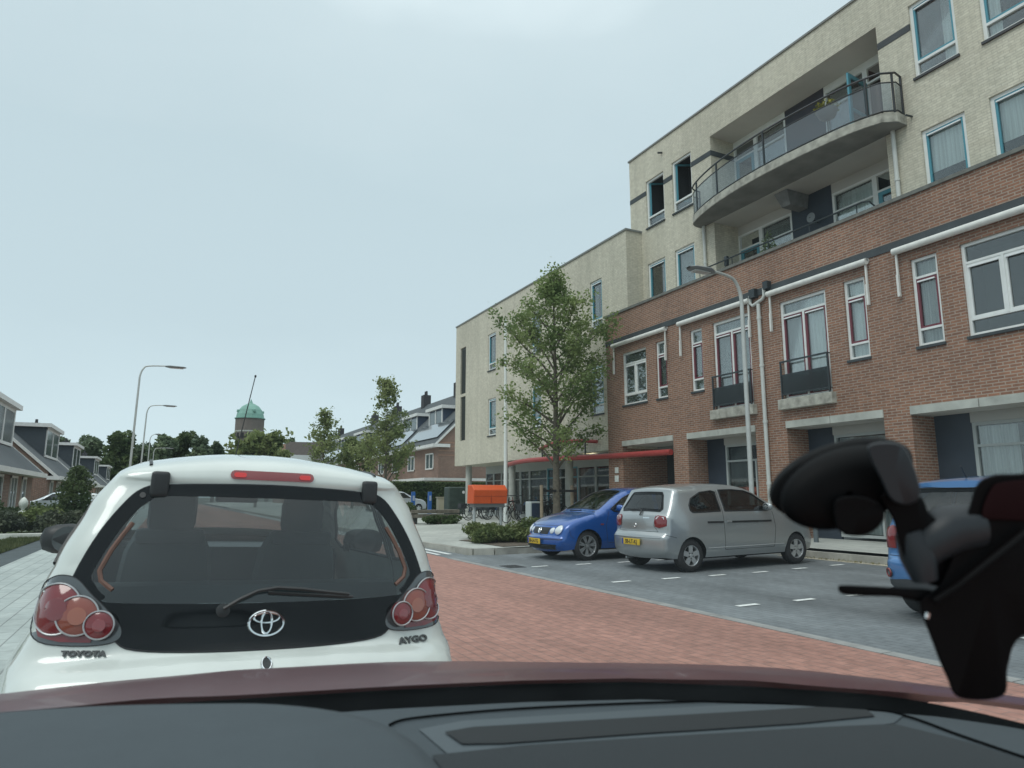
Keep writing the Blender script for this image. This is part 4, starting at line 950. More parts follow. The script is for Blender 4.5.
# ------------------------------------------------ white hatchback straight ahead
def white_hatch():
    L = 3.42; root = thing('white_hatchback', 'white hatchback with black glass tailgate and round triple tail lights, waiting directly ahead', 'car', (.345, 2.77, -.005), R(0), rx=R(2.1))
    sil = [(.08, .25), (.0, .36), (-.075, .50), (-.065, .61), (-.02, .675), (.055, .715), (.092, .78), (.125, .93), (.195, 1.13), (.265, 1.30), (.275, 1.345), (.27, 1.365), (.30, 1.40), (.42, 1.43), (.80, 1.46), (1.3, 1.468), (1.75, 1.44), (2.1, 1.34), (2.62, 1.03), (2.75, .98), (3.05, .88), (3.26, .74), (3.38, .56), (3.42, .42), (3.36, .25)]
    W = mkW(.8075, [(.2, .93), (.38, 1.0), (.58, 1.085), (.68, 1.065), (.74, 1.02), (.80, .99), (.95, .965), (1.05, .92), (1.25, .82), (1.38, .725), (1.47, .62)], L, ra=.085, rl=.7, fa=.16)
    q = [(.50, 1.02), (.96, 1.0), (.98, 1.33), (.80, 1.33), (.60, 1.22)]; d = [(1.06, 1.0), (2.25, .98), (2.36, 1.03), (2.05, 1.24), (1.80, 1.335), (1.08, 1.35)]
    c = Car(root, sil, W, L, (.56, 2.90), .285, mat('paint_white', (.60, .635, .60), .27, coat=1, var=.06, vscale=5), sidewin=(q, d), crown=.045, bulge=(.115, .16), r=.085, h=.045)
    # tailgate glass outline and its clear zone, as seen from behind (x, z)
    clear = [(-.595, 1.02), (-.585, .975), (-.545, .935), (-.46, .91), (.46, .91), (.545, .935), (.585, .975), (.595, 1.02), (.52, 1.18), (.44, 1.275), (.34, 1.295), (-.34, 1.295), (-.44, 1.275), (-.52, 1.18)]
    dark = [(-.66, .97), (-.62, .93), (-.56, .86), (-.50, .792), (-.43, .758), (-.2, .748), (.2, .748), (.43, .758), (.50, .792), (.56, .86), (.62, .93), (.66, .97), (.61, 1.12), (.54, 1.245), (.47, 1.32), (.36, 1.338), (0, 1.350), (-.36, 1.338), (-.47, 1.32), (-.54, 1.245), (-.61, 1.12)]
    dark = [(p[0], p[1]) for p in catmull([(a_, b_, 0) for a_, b_ in dark], 4, True)]; clear = [(p[0], p[1]) for p in catmull([(a_, b_, 0) for a_, b_ in clear], 4, True)]
    def st(P):
        out = []
        for x, z in densify(P, .06):
            t = c.tz(z, 'rear'); p, _ = c.at(t); out.append((t, x/(c.W(p.x, p.y)-c.r)))
        return out
    tw0, tw1 = c.tz(1.05, 'front'), c.tz(1.40, 'front')
    hole = st(shrink(clear, -.015)); wsh = glasshole(c, tw1, tw0, .86, .93)
    b = B()
    for sg in (-1, 1): v, f = cdt(c.poly, c.sidewin, c.h, c.extra); b.add([c.side(p.x, p.y, sg) for p in v], f, True)
    loops = [Vector((t, -.7)) for t in c.T]+[Vector((t, .7)) for t in reversed(c.T)]
    v, f = cdt(loops, [[(p[0], p[1]*.7) for p in h_] for h_ in (hole, wsh)], c.h, c.rows(), grid=False); b.add([c.strip(p.x, p.y/.7) for p in v], f, True)
    bv = B(); v, f = cdt(c.poly, (), c.h, c.extra)
    for sg in (-1, 1): bv.add([c.side(p.x, p.y, sg) for p in v], f, True)
    v, f = cdt(loops, [], c.h, c.rows(), grid=False); bv.add([c.strip(p.x, p.y/.7) for p in v], f, True)
    c.bvh = BVHTree.FromPolygons([Vector(p) for p in bv.v], bv.f); c.body = obj('body', b, c.paint, root, True)
    for win in c.sidewin:
        for sg in (-1, 1):
            v, f = cdt(win, (), .12); g = B(); g.add([c.side(p.x, p.y, sg, -.005) for p in v], f, True); gl = obj('side_window', g, CLEARG, root, True)
            ring = [c.side(p.x, p.y, sg, .002) for p in densify(win, .05)]; t = B(); t.tube(ring+[ring[0]], .010, 6, False); obj('window_seal', t, BLACKP, gl, True)
    v, f = cdt([(p[0], p[1]*.7) for p in wsh], (), .1); g = B(); g.add([c.strip(p.x, p.y/.7, -.004) for p in v], f, True); obj('windscreen', g, CLEARG, root, True)
    tg = c.decal('tailgate_glass', dark, BGLASS, 'rear', .006, 0, .035, holes=[clear])
    cg = c.decal('rear_window', clear, CGLASS2, 'rear', .005, 0, .05, skirt=False, parent=tg)
    c.line('glass_seam', dark, .0035, SEAM, 'rear', .003, True, tg)
    HEAT = mat('heater_bus', (.13, .06, .04), .6)
    for sg in (-1, 1):
        c.line('heater_busbar', [(sg*.525, .955), (sg*.565, .985), (sg*.575, 1.02), (sg*.548, 1.09), (sg*.515, 1.15), (sg*.49, 1.19)], .009, HEAT, 'rear', .0045, parent=tg)
    # bumper
    # hinge pads, high brake light, emblem
    for sg in (-1, 1):
        b = B(); x = sg*.415; y = c.ray((x, -2, 1.335), (0, 1, 0)).y
        b.bbox(x-.033, x+.033, y-.035, y+.03, 1.288, 1.388, .016, 3); obj('glass_hinge', b, BLACKP, root, True)
    def rr_(cx, cz, w, h, r=.5): return [(cx-w+h, cz-h), (cx+w-h, cz-h)]+[(cx+w-h+h*math.cos(a), cz+h*math.sin(a)) for a in [(-90+22.5*k)*math.pi/180 for k in range(1, 8)]]+[(cx+w-h, cz+h), (cx-w+h, cz+h)]+[(cx-w+h+h*math.cos(a), cz+h*math.sin(a)) for a in [(90+22.5*k)*math.pi/180 for k in range(1, 8)]]
    bl = c.decal('high_brake_light', rr_(0, 1.388, .165, .0185), mat('lens_dark_red', (.20, .012, .015), .12, coat=1), 'rear', .006, 0, .02)
    for sg in (-1, 1): c.decal('bulb_window', rr_(.128*sg, 1.388, .024, .010), mat('lens_bright', (.62, .03, .03), .2), 'rear', .009, parent=bl)
    em = c.line('emblem', circ(0, .835, .062, 40, .043), .0058, CHROME, 'rear', .012, True)
    c.line('emblem_loop', circ(0, .855, .045, 30, .0175), .005, CHROME, 'rear', .013, True, em); c.line('emblem_loop', circ(0, .838, .0185, 30, .037), .005, CHROME, 'rear', .014, True, em)
    wp = c.line('wiper', [(-.155, .892), (-.10, .925), (-.04, .952), (.03, .962), (.12, .955), (.31, .930)], [0]*0 or .008, BLACKP, 'rear', .03)
    c.line('wiper_blade', [(.0, .943), (.33, .917)], .007, BLACKP, 'rear', .012, parent=wp)
    c.decal('wiper_boot', circ(-.155, .884, .024), BLACKP, 'rear', .012, .01)
    lk = c.decal('lock_cylinder', circ(0, .712, .016, 16), BLACKP, 'rear', .006); c.line('lock_ring', circ(0, .712, .017, 18), .003, CHROME, 'rear', .007, True, lk)
    c.decal('washer_nozzle', circ(-.47, 1.295, .011, 12), BLACKP, 'rear', .012, .01)
    # lamps
    for sg in (-1, 1):
        fr = 14*(-sg)
        ang = 20*sg
        a = R(ang); ca, sa = math.cos(a), math.sin(a)
        def m2(x, z): return (x, z)
        hp = [(-.715, .995), (-.675, 1.000), (-.635, .985), (-.595, .945), (-.540, .895), (-.492, .845), (-.478, .810), (-.498, .785), (-.560, .774), (-.655, .774), (-.730, .784), (-.770, .812), (-.785, .85), (-.775, .91), (-.752, .965)]
        hp = [(p[0], p[1]) for p in catmull([(a_, b_, 0) for a_, b_ in hp], 3, True)]
        def q(P): return [(sg*-x*1.0, z) for x, z in P] if sg > 0 else list(P)
        def proj(P): return [(x*1.0/ca*1.0, z) for x, z in P]
        F = 'rear'
        hs = c.decal('tail_light', q(hp), HOUS, F, .008, 0, .03)
        c.line('lamp_seam', q(hp), .0035, SEAM, F, .004, True, hs)
        c.decal('lower_reflector', q([(-.735, .800), (-.665, .785), (-.570, .783), (-.56, .815), (-.67, .83), (-.75, .83)]), LENS_RED, F, .012, parent=hs)
        for i, (x, z, rx_, rz_, mm, of) in enumerate(((-.692, .892, .078, .084, LENS_RED, .014), (-.622, .872, .066, .065, LENS_OR, .022), (-.550, .843, .047, .046, LENS_RED, .030))):
            ln = c.decal(('outer_lens', 'middle_lens', 'inner_lens')[i], q(circ(x, z, rx_, 28, rz_)), mm, F, of, .016, .03, parent=hs)
            c.line('lens_ring', q(circ(x, z, rx_, 36, rz_)), .0032, mat('ring_grey', (.45, .46, .47), .3, metal=.6), F, of+.004, True, ln)
            c.decal('inner_reflector', q(circ(x, z, rx_*.45, 20, rz_*.45)), mat('lens_inner_%d' % i, ((.16, .012, .016), (.30, .085, .045), (.22, .03, .035))[i], .15, coat=1), F, of+.015, .003, .03, parent=ln)
    # lettering
    for body, x, z, size, fr in (('TOYOTA', -.585, .748, .030, 0), ('AYGO', .605, .735, .045, 0)):
        t = text_b(body, size, .003, .0016); hit = c.ray((x, -2, z), (0, 1, 0)); hit2 = c.ray((x+.04, -2, z), (0, 1, 0)); hit3 = c.ray((x, -2, z+.02), (0, 1, 0))
        a = math.atan2(hit2.y-hit.y, .04); tl = math.atan2(hit3.y-hit.y, .02)
        sx = 1.15
        t.xform(Matrix.Translation((x, hit.y-.007, z)) @ Matrix.Rotation(a, 4, 'Z') @ Matrix.Rotation(R(90)-tl, 4, 'X') @ Matrix.Diagonal((sx, .82, 1, 1)))
        obj('lettering', t, mat('badge_grey', (.06, .065, .065), .55), root, True, fix=False)
    c.seam([(-.84, .56), (-.72, .63), (-.44, .645), (-.30, .59), (.30, .59), (.44, .645), (.72, .63), (.84, .56)], 'rear')
    for sg in (-1, 1):
        rs = c.line('roof_channel', [(sg*.455, .34), (sg*.47, .8), (sg*.475, 1.4), (sg*.46, 1.9)], .007, BLACKP, 'top', .001)
        c.door_mirror(sg, 2.05, 1.0, BLACKP, size=1.2, gm=HOUS)
        k = 1 if sg > 0 else -1; fr = 'right' if sg > 0 else 'left'; c.seam([(k*1.01, .36), (k*1.02, 1.0), (k*1.03, 1.36)], fr)
    c.interior(seats=((1.62, .345), (1.62, -.345)), zt=1.10, hr=1.31, bench=.85, dash=2.30)
    b = B(); b.tube([(-.035, 1.85, 1.44), (-.035, 1.80, 1.52), (.02, 1.60, 2.03)], [.006, .0035, .0026], 6); b.lathe([(.001, 0), (.006, .003), (.006, .014), (.001, .018)], (.02, 1.60, 2.02), 8); obj('aerial', b, BLACKP, root, True)
    u = B(); u.box(-.70, .70, .15, 3.2, .22, .40)
    for wy in (.56, 2.90):
        arcp = [(wy+.33*math.cos(a), .285+.33*math.sin(a)) for a in [math.pi*k/12 for k in range(13)]]; u.grid([[(-.76, y, z) for y, z in arcp], [(.76, y, z) for y, z in arcp]], False)
    obj('underbody', u, SEAM, root, True); c.add_wheels(5, True)
    c.plate('87-NLB-4', .47)
    return root
white_hatch()
# ============================================================ vegetation
LEAF = leafmat('leaf_green', (.12, .185, .06), (.29, .36, .14), .45, .9)
LEAFY = leafmat('leaf_light', (.13, .175, .06), (.28, .32, .13), .42, .7)
LEAFD = leafmat('leaf_dark', (.085, .125, .080), (.18, .23, .125), .3, .25)
LEAFM = leafmat('leaf_mid', (.045, .078, .030), (.115, .155, .060), .35, .5)
LEAFG = leafmat('leaf_grey', (.045, .060, .038), (.11, .125, .075), .25, 1.5)
def leaves(b, c, n, rx, ry, rz, size, r, hollow=.35, elong=1.6):
    for _ in range(n):
        while True:
            p = Vector((r.uniform(-1, 1), r.uniform(-1, 1), r.uniform(-1, 1)))
            if hollow < p.length < 1: break
        q = Vector((c[0]+p.x*rx, c[1]+p.y*ry, c[2]+p.z*rz)); leaf(b, q, size*r.uniform(.6, 1.3), r, elong)
def leaf(b, q, s, r, elong=1.6):
    d = Vector((r.gauss(0, 1), r.gauss(0, 1), r.gauss(-.25, .7))).normalized(); w = d.cross(Vector((r.gauss(0, 1), r.gauss(0, 1), r.gauss(0, 1)))).normalized()
    a = q-d*s*elong*.5; e_ = q+d*s*elong*.5; m = q+d.cross(w)*s*.12
    o = len(b.v); b.v += [tuple(a), tuple(m-w*s*.5), tuple(e_), tuple(m+w*s*.5)]; b.f.append((o, o+1, o+2, o+3)); b.sm.append(False)
def branch_tree(root, seed, H, spread, trunk_r, first, nlimb, leafn, leafs, m, crown_pow=1.0, twig=.28, top=1.0, profile=None, stems=1):
    """H height, first: height of the first limb; limbs carry twigs, twigs carry leaves"""
    r = random.Random(seed); tb = B(); lb = B(); tips = []
    base = Vector((0, 0, 0)); x = 0
    lean = Vector((r.uniform(-.02, .02), r.uniform(-.02, .02), 0))
    def P(t): return Vector((lean.x*t*H+.05*math.sin(t*7+seed)*t, lean.y*t*H+.05*math.cos(t*5+seed)*t, t*H*.97))
    tb.tube([P(i/12) for i in range(13)], [max(.012, trunk_r*(1-i/12)**.8*(1.25 if i == 0 else 1)) for i in range(13)], 9)
    prof = profile or (lambda u: math.sin(math.pi*min(1, .18+u*.80))**.7)
    for k in range(nlimb):
        u = (k+.5*r.random())/nlimb; z = first+(H-first)*u*.96; p0 = P(z/H); a = k*2.399+r.uniform(-.4, .4)
        ln = spread*prof(u)*r.uniform(.75, 1.12); rise = ln*r.uniform(.45, .95)*(1.25-u*.3)
        d = Vector((math.cos(a), math.sin(a), 0)); pts = [p0+d*ln*t+Vector((0, 0, rise*t**(.8)))+Vector((r.gauss(0, .04), r.gauss(0, .04), 0))*ln*t for t in (0, .25, .5, .75, 1)]
        r0 = trunk_r*.42*(1-u*.6)*min(1.2, .5+ln/spread*.6); tb.tube(pts, [r0, r0*.75, r0*.5, r0*.3, r0*.12], 6)
        nt_ = max(4, int(ln/twig*3.2))
        for j in range(nt_):
            t = r.uniform(.22, 1.0)**.8; i = min(3, int(t*4)); q = pts[i].lerp(pts[i+1], t*4-i); tw = Vector((r.gauss(0, 1), r.gauss(0, 1), r.gauss(.25, .7))).normalized()*twig*r.uniform(.6, 1.7)*(1.15-.4*t)
            tb.tube([q, q+tw*.5+Vector((0, 0, .02)), q+tw], [r0*.16+.003, .004, .002], 4, False); tips.append((q, q+tw))
    for i in range(int(nlimb*1.2)): q = P(.9+.1*r.random()); tips.append((q, q+Vector((r.gauss(0, .3), r.gauss(0, .3), r.uniform(.1, .7)))*twig*1.6))
    per = max(1, int(leafn/len(tips)))
    for a_, e_ in tips:
        for _ in range(int(per*r.uniform(.5, 1.5))):
            t = r.uniform(.25, 1.1); q = a_.lerp(e_, t)+Vector((r.gauss(0, 1), r.gauss(0, 1), r.gauss(0, 1)))*twig*.30; leaf(lb, q, leafs*r.uniform(.6, 1.3), r)
    obj('trunk', tb, BARK, root, True); cr_ = obj('crown', lb, m, root, True, fix=False)
    return root
tr = thing('street_tree', 'tall young street tree with open green crown held by stakes behind the dark blue car', 'tree', (11.95, 20.5, .24))
branch_tree(tr, 11, 9.0, 2.35, .14, 1.9, 36, 16500, .076, LEAF, twig=.44, profile=lambda u: (.72+.5*u if u < .42 else .90 if u < .55 else max(.12, .90-(u-.55)*1.8)))
def stake(x, y):
    b = B(); b.tube([(x, y, .2), (x, y, 1.68)], .055, 10); return one('tree_stake', b, STAKE, 'x', 'stake', (x, y, .2), 'stakes of the tall street tree')
s1 = stake(11.25, 20.3); s1['label'] = 'wooden stake left of the tall street tree trunk'
s2 = stake(12.62, 20.6); s2['label'] = 'wooden stake right of the tall street tree trunk'
b = B(); b.box(11.2, 12.7, 20.40, 20.46, 1.45, 1.53); one('tree_tie', b, BLACKP, 'black rubber strap tying the tall street tree to its stakes', 'strap', (11.95, 20.43, 1.45))
t2 = thing('street_tree', 'slim street tree with light crown in front of the brick terrace', 'tree', (11.45, 39.5, .2)); branch_tree(t2, 5, 8.1, 2.0, .11, 1.7, 26, 6000, .115, LEAFY, twig=.45, profile=lambda u: max(.16, 1.0-.85*u))
t3 = thing('street_tree', 'small street tree with pale thin crown farther along the pavement', 'tree', (11.7, 59, .2)); branch_tree(t3, 9, 8.2, 1.45, .10, 2.4, 22, 2600, .16, LEAFY, twig=.5)
t4 = thing('street_tree', 'light green tree beyond the white car roof in front of the tower', 'tree', (8.6, 78, 0)); branch_tree(t4, 21, 7.6, 3.2, .16, 2.0, 26, 5200, .34, LEAFY, twig=.7)
t5 = thing('street_tree', 'yellowish small tree growing beside the terrace eaves', 'tree', (15.0, 62, .2)); branch_tree(t5, 31, 6.0, 2.2, .10, 1.4, 18, 3000, .22, LEAFY, twig=.55)
# tree line on the horizon: every crown its own tree
def far_tree(x, y, h, w, seed, label, m):
    r = random.Random(seed); root = thing('park_tree', label, 'tree', (x, y, 0), 0, 'dark trees along the horizon'); tb = B(); tb.tube([(0, 0, 0), (0, 0, h*.6)], [.45, .2], 7); obj('trunk', tb, BARK, root, True)
    lb = B()
    for _ in range(26):
        a = r.uniform(0, 6.28); rr = r.uniform(0, .72)*w; z = r.uniform(.22, .93)*h; k = 1-abs(z/h-.5)*1.1; c = (rr*math.cos(a)*k, rr*math.sin(a)*k, z)
        leaves(lb, c, 150, w*.30, w*.30, h*.12, .62, r, .2)
    obj('crown', lb, m, root, True, fix=False)
hz = [(-27, 176, 13.0, 6.5), (-20.5, 170, 14.0, 6), (-15, 175, 14.4, 5.5), (-9.5, 168, 14.6, 5), (-5.0, 176, 13.6, 4.5), (-1.5, 166, 14.5, 4.6), (2.4, 172, 15.6, 4.8), (6.2, 168, 14.0, 3.8), (9.6, 172, 13.2, 3.2), (15.5, 160, 12.6, 3.6), (18.6, 150, 12.2, 3.8), (22.5, 150, 13.4, 2.6), (33, 170, 13.6, 6.0), (40, 172, 12.0, 6)]
words = ['at the far left edge of the dark tree line', 'second of the dark tree line counted from the left', 'broad one of the tree line above the house dormers', 'low dark tree behind the nearest lamp post', 'dark tree in the gap between the two tall lamp posts', 'dark round tree right of the lamp posts', 'tallest tree of the dark line, left of the tower', 'narrow dark tree near the right end of the line', 'last small tree before the gap left of the tower', 'dark tree standing at the left foot of the water tower', 'dark tree in front of the middle of the water tower', 'dark pointed tree right of the water tower', 'dark tree behind the roof of the long brown roofed block', 'dark tree behind the terrace chimneys']
for i, (x, y, h, w) in enumerate(hz): far_tree(x, y, h, w, 50+i, words[i], LEAFD if i % 3 else LEAFM)
# hedge and low planting
def hedge(name, x0, x1, y0, y1, z0, z1, label, m, n, ls, cat='hedge', seed=1, noise_=.12, cut=False):
    r = random.Random(seed); b = B()
    core = B(); core.box(x0+.15, x1-.15, y0+.15, y1-.15, z0, z1-.15)
    for _ in range(n):
        f = r.random()
        x, y, z = r.uniform(x0, x1), r.uniform(y0, y1), r.uniform(z0, z1)
        s_ = r.random()
        if s_ < .55: y = y0+abs(r.gauss(0, noise_))
        elif s_ < .8: z = z1-abs(r.gauss(0, noise_))
        elif s_ < .9: x = x0+abs(r.gauss(0, noise_))
        leaf(b, Vector((x, y, z)), ls*r.uniform(.6, 1.3), r)
    root = thing(name, label, cat, ((x0+x1)/2, (y0+y1)/2, z0)); obj('foliage', b, m, root, fix=False); obj('inner_branches', core, mat('hedge_core', (.015, .025, .01), .95), root); return root
hedge('clipped_hedge', 12.9, 22.5, 48.0, 49.2, .2, 2.35, 'tall clipped dark green hedge below the pale terrace canopy', LEAFM, 16000, .12, seed=3)
def bush(x, y, z, rx, ry, rz, label, m, n, ls, seed, elong=1.6, name='shrub', group=None, cat='shrub'):
    r = random.Random(seed); b = B(); st = B()
    for _ in range(7):
        a = r.uniform(0, 6.28); st.tube([(x, y, z), (x+rx*.4*math.cos(a), y+ry*.4*math.sin(a), z+rz*.7)], [.02, .006], 5)
    for k in range(9):
        a = r.uniform(0, 6.28); q = r.uniform(.1, .75); c = (x+rx*q*math.cos(a), y+ry*q*math.sin(a), z+rz*r.uniform(.25, .72)*(1.1-.4*q)); leaves(b, c, n//9, rx*.42, ry*.42, rz*.36, ls, r, .1, elong)
    root = thing(name, label, cat, (x, y, z), group=group); obj('foliage', b, m, root, fix=False); obj('stem', st, BARK, root); return root
FERN = leafmat('leaf_fern', (.07, .105, .032), (.17, .20, .07), .3, 3)
i = 0
lab = ['low feathery shrub at the left end of the kerb island', 'low feathery shrub under the orange letterbox', 'feathery green shrub in the middle of the island bed', 'feathery shrub close to the nose of the dark blue car', 'small shrub at the back left of the island bed', 'small shrub at the back right of the island bed']
for (x, y, rx, ry, rz) in ((7.50, 16.1, .75, .8, .50), (8.3, 15.7, .85, .75, .60), (9.2, 15.8, .9, .8, .66), (10.2, 15.8, .85, .8, .6), (7.9, 17.3, .8, .7, .5), (9.5, 17.2, .9, .6, .52)):
    bush(x, y, .15, rx, ry, rz, lab[i], FERN, 3600, .036, 70+i, 3.2, group='feathery shrubs on the kerb island'); i += 1
bush(8.95, 27.6, .2, .7, .6, .85, 'dark leafy shrub at the left end of the low wooden bench', LEAFM, 2200, .08, 81)
bush(9.9, 26.4, .2, .9, .5, .42, 'low dark shrub growing in front of the wooden bench', LEAFM, 2200, .07, 82)
# garden shrubs on the left, behind the pale kerb
gl = [('dense green garden shrub behind the pale kerb at the left edge of the photo', -6.2, 28.4, 1.5, 1.0, 1.15, LEAFM), ('purplish grey low shrub right behind the pale kerb', -4.6, 27.8, 1.0, .8, .8, LEAFG), ('yellow green loose shrub beside the white urn', -3.7, 28.9, 1.0, .9, 1.0, LEAFY),
      ('grey green shrub at the corner of the pale kerb', -3.1, 27.4, .8, .7, .85, LEAFG), ('round green shrub behind the white urn', -5.0, 31.5, 1.4, 1.0, 1.15, LEAFM), ('light green shrub in front of the brick gable', -4.0, 33.5, 1.4, 1.1, .95, LEAFY), ('tall dark climbing shrub against the nearest brick house', -6.1, 33.2, .55, .5, 1.9, LEAFD), ('broad shrub under the windows of the nearest house', -5.2, 36.5, 1.0, 2.0, .8, LEAFM), ('low shrub near the pale silver car', -3.4, 38.0, 1.2, 1.6, .8, LEAFM)]
for k, (l, x, y, rx, ry, rz, m) in enumerate(gl): bush(x, y, .08, rx, ry, rz, l, m, 2600, .085, 90+k, name='garden_shrub', group='garden shrubs on the left')
# conifer
def conifer(x, y, z, h, w, label, seed):
    r = random.Random(seed); b = B(); root = thing('conifer', label, 'tree', (x, y, z)); t = B(); t.tube([(0, 0, 0), (0, 0, h)], [.07, .01], 6); obj('trunk', t, BARK, root, True)
    for _ in range(5200):
        u = r.random()**1.3; zz = u*h; a = r.uniform(0, 6.28); rad = w*(1-u)**.38*r.uniform(.3, 1.0)*(1+.25*math.sin(a*3+u*9))+.03; zz += .08*math.sin(a*5)
        leaf(b, Vector((rad*math.cos(a), rad*math.sin(a), zz+.1)), .06*r.uniform(.6, 1.3), r, 2.4)
    obj('foliage', b, LEAFM, root, True, fix=False)
conifer(-2.9, 29.6, .08, 2.15, .75, 'small dark conifer in front of the pale silver car', 5)
# grass tufts on the verge
r_ = random.Random(4); b = B()
for _ in range(9000):
    x = r_.uniform(-4.2, -3.28); y = r_.uniform(14, 26.2); h = r_.uniform(.03, .11); a = r_.uniform(0, 3.14); z = .01
    b.add([(x-.012*math.cos(a), y-.012*math.sin(a), z), (x+.012*math.cos(a), y+.012*math.sin(a), z), (x+r_.uniform(-.04, .04), y+r_.uniform(-.04, .04), z+h)], [(0, 1, 2)])
tag(obj('grass', b, leafmat('leaf_grass', (.05, .07, .02), (.12, .13, .05), .2, 2), fix=False), kind='stuff')

# ============================================================ brick houses on the left (roof slopes up away from the street)
def left_house(y0, y1, label, dy0, dy1, xf=-6.35, near=False):
    root = thing('brick_house', label, 'house', (xf, (y0+y1)/2, .05), group='brick houses along the left side of the street'); E = 2.78; xr, zr = xf-4.6, 7.1; xb = xf-9.2
    b = B(); poly = [(xf, 0), (xf, E), (xr, zr-.15), (xb, E), (xb, 0)]
    b.prism(poly, y0, y1, 'y'); obj('wall', b, HBRICK, root)
    for sg, xe in ((1, xf+.5), (-1, xb-.5)):
        b = B(); k = (zr-E)/(xf-xr)*.97; ze = E-.5*k+.12
        b.add([(xe, y0-.15, ze), (xe, y1+.15, ze), (xr, y1+.15, zr+.05), (xr, y0-.15, zr+.05), (xe, y0-.15, ze-.14), (xe, y1+.15, ze-.14), (xr, y1+.15, zr-.1), (xr, y0-.15, zr-.1)], [(0, 1, 2, 3), (4, 5, 6, 7), (0, 1, 5, 4), (0, 3, 7, 4), (1, 2, 6, 5)])
        rf = obj('roof', b, RTILE, root)
        if sg > 0:
            for yy in (y0-.17, y1+.11):
                g = B(); g.add([(xe+.02, yy, ze-.16), (xe+.02, yy, ze+.04), (xr, yy, zr+.09), (xr, yy, zr-.13), (xe+.02, yy+.06, ze-.16), (xe+.02, yy+.06, ze+.04), (xr, yy+.06, zr+.09), (xr, yy+.06, zr-.13)], [(0, 1, 2, 3), (4, 5, 6, 7), (0, 1, 5, 4), (1, 2, 6, 5), (0, 3, 7, 4)]); obj('verge_board', g, TRIM, rf)
    b = B(); b.box(xf-.05, xf+.62, y0-.18, y1+.18, E-.50, E-.28); obj('gutter', b, TRIM, root)
    b = B(); b.box(xf-4.0, xf-1.0, dy0, dy1, 3.4, 5.78); dm = obj('dormer', b, mat('dormer_slate', (.045, .058, .07), .7, var=.12), root)
    b = B(); b.box(xf-4.2, xf-.72, dy0-.25, dy1+.25, 5.78, 6.02); obj('dormer_roof', b, TRIM, dm)
    b = B(); X = xf-1.0
    for yy in (dy0+.1, (dy0+dy1)/2-.1, dy1-.3): b.box(X, X+.06, yy, yy+.2, 3.95, 5.76)
    b.box(X, X+.07, dy0+.1, dy1-.1, 3.85, 4.0); b.box(X, X+.05, dy0+.1, dy1-.1, 5.6, 5.77); obj('dormer_frame', b, TRIM, dm)
    b = B(); b.box(X, X+.03, dy0+.3, dy1-.3, 4.0, 5.6); obj('dormer_pane', b, mat('pane_far', (.09, .12, .13), .08, spec=.8), dm)
    b = B(); b.box(xr-.35, xr+.35, dy1-1.4, dy1-.6, zr-.3, zr+.95); b.lathe([(.13, 0), (.11, .35)], (xr, dy1-1.0, zr+.95), 8); obj('chimney', b, mat('chimney_dark', (.045, .045, .05), .9), root)
    # ground floor windows and door on the street side, a bay window
    n = max(2, int((y1-y0)/3)); yw = y0+.8
    for k in range(n):
        yy = y0+.9+k*(y1-y0-1.2)/n; w_ = 1.5 if k % 2 else 1.05; z0 = .75 if k % 2 == 0 else .15
        b = B(); X = xf
        for q in (yy, yy+w_-.09): b.box(X-.02, X+.06, q, q+.10, z0, 2.24)
        if w_ > 1.2: b.box(X-.02, X+.055, yy+w_/2-.05, yy+w_/2+.05, z0+.1, 2.14)
        b.box(X-.02, X+.07, yy, yy+w_, 2.14, 2.25); b.box(X-.02, X+.09, yy-.03, yy+w_+.03, z0-.06, z0+.05); fr = obj('window' if k % 2 == 0 else 'front_door', b, TRIM, root)
        b = B(); b.box(X-.01, X+.02, yy+.1, yy+w_-.1, z0+.05, 2.14); obj('pane', b, MATS['pane_far'], fr)
    return root
left_house(29.0, 44.2, 'nearest brick house on the left with its dormer cut by the photo edge', 38.2, 43.6)
left_house(48.7, 61.2, 'brick house on the left whose gable shows behind the pale silver car', 53.6, 59.6, xf=-6.25)
left_house(66.6, 79.2, 'third brick house on the left, behind the conifer', 72.0, 77.6, xf=-6.6)
left_house(87.0, 102.5, 'fourth brick house on the left with a small grey dormer', 95.4, 101.2, xf=-6.8)
left_house(112.0, 129.0, 'farthest brick house of the left row, just above the white car roof', 121.0, 127.6, xf=-7.2)
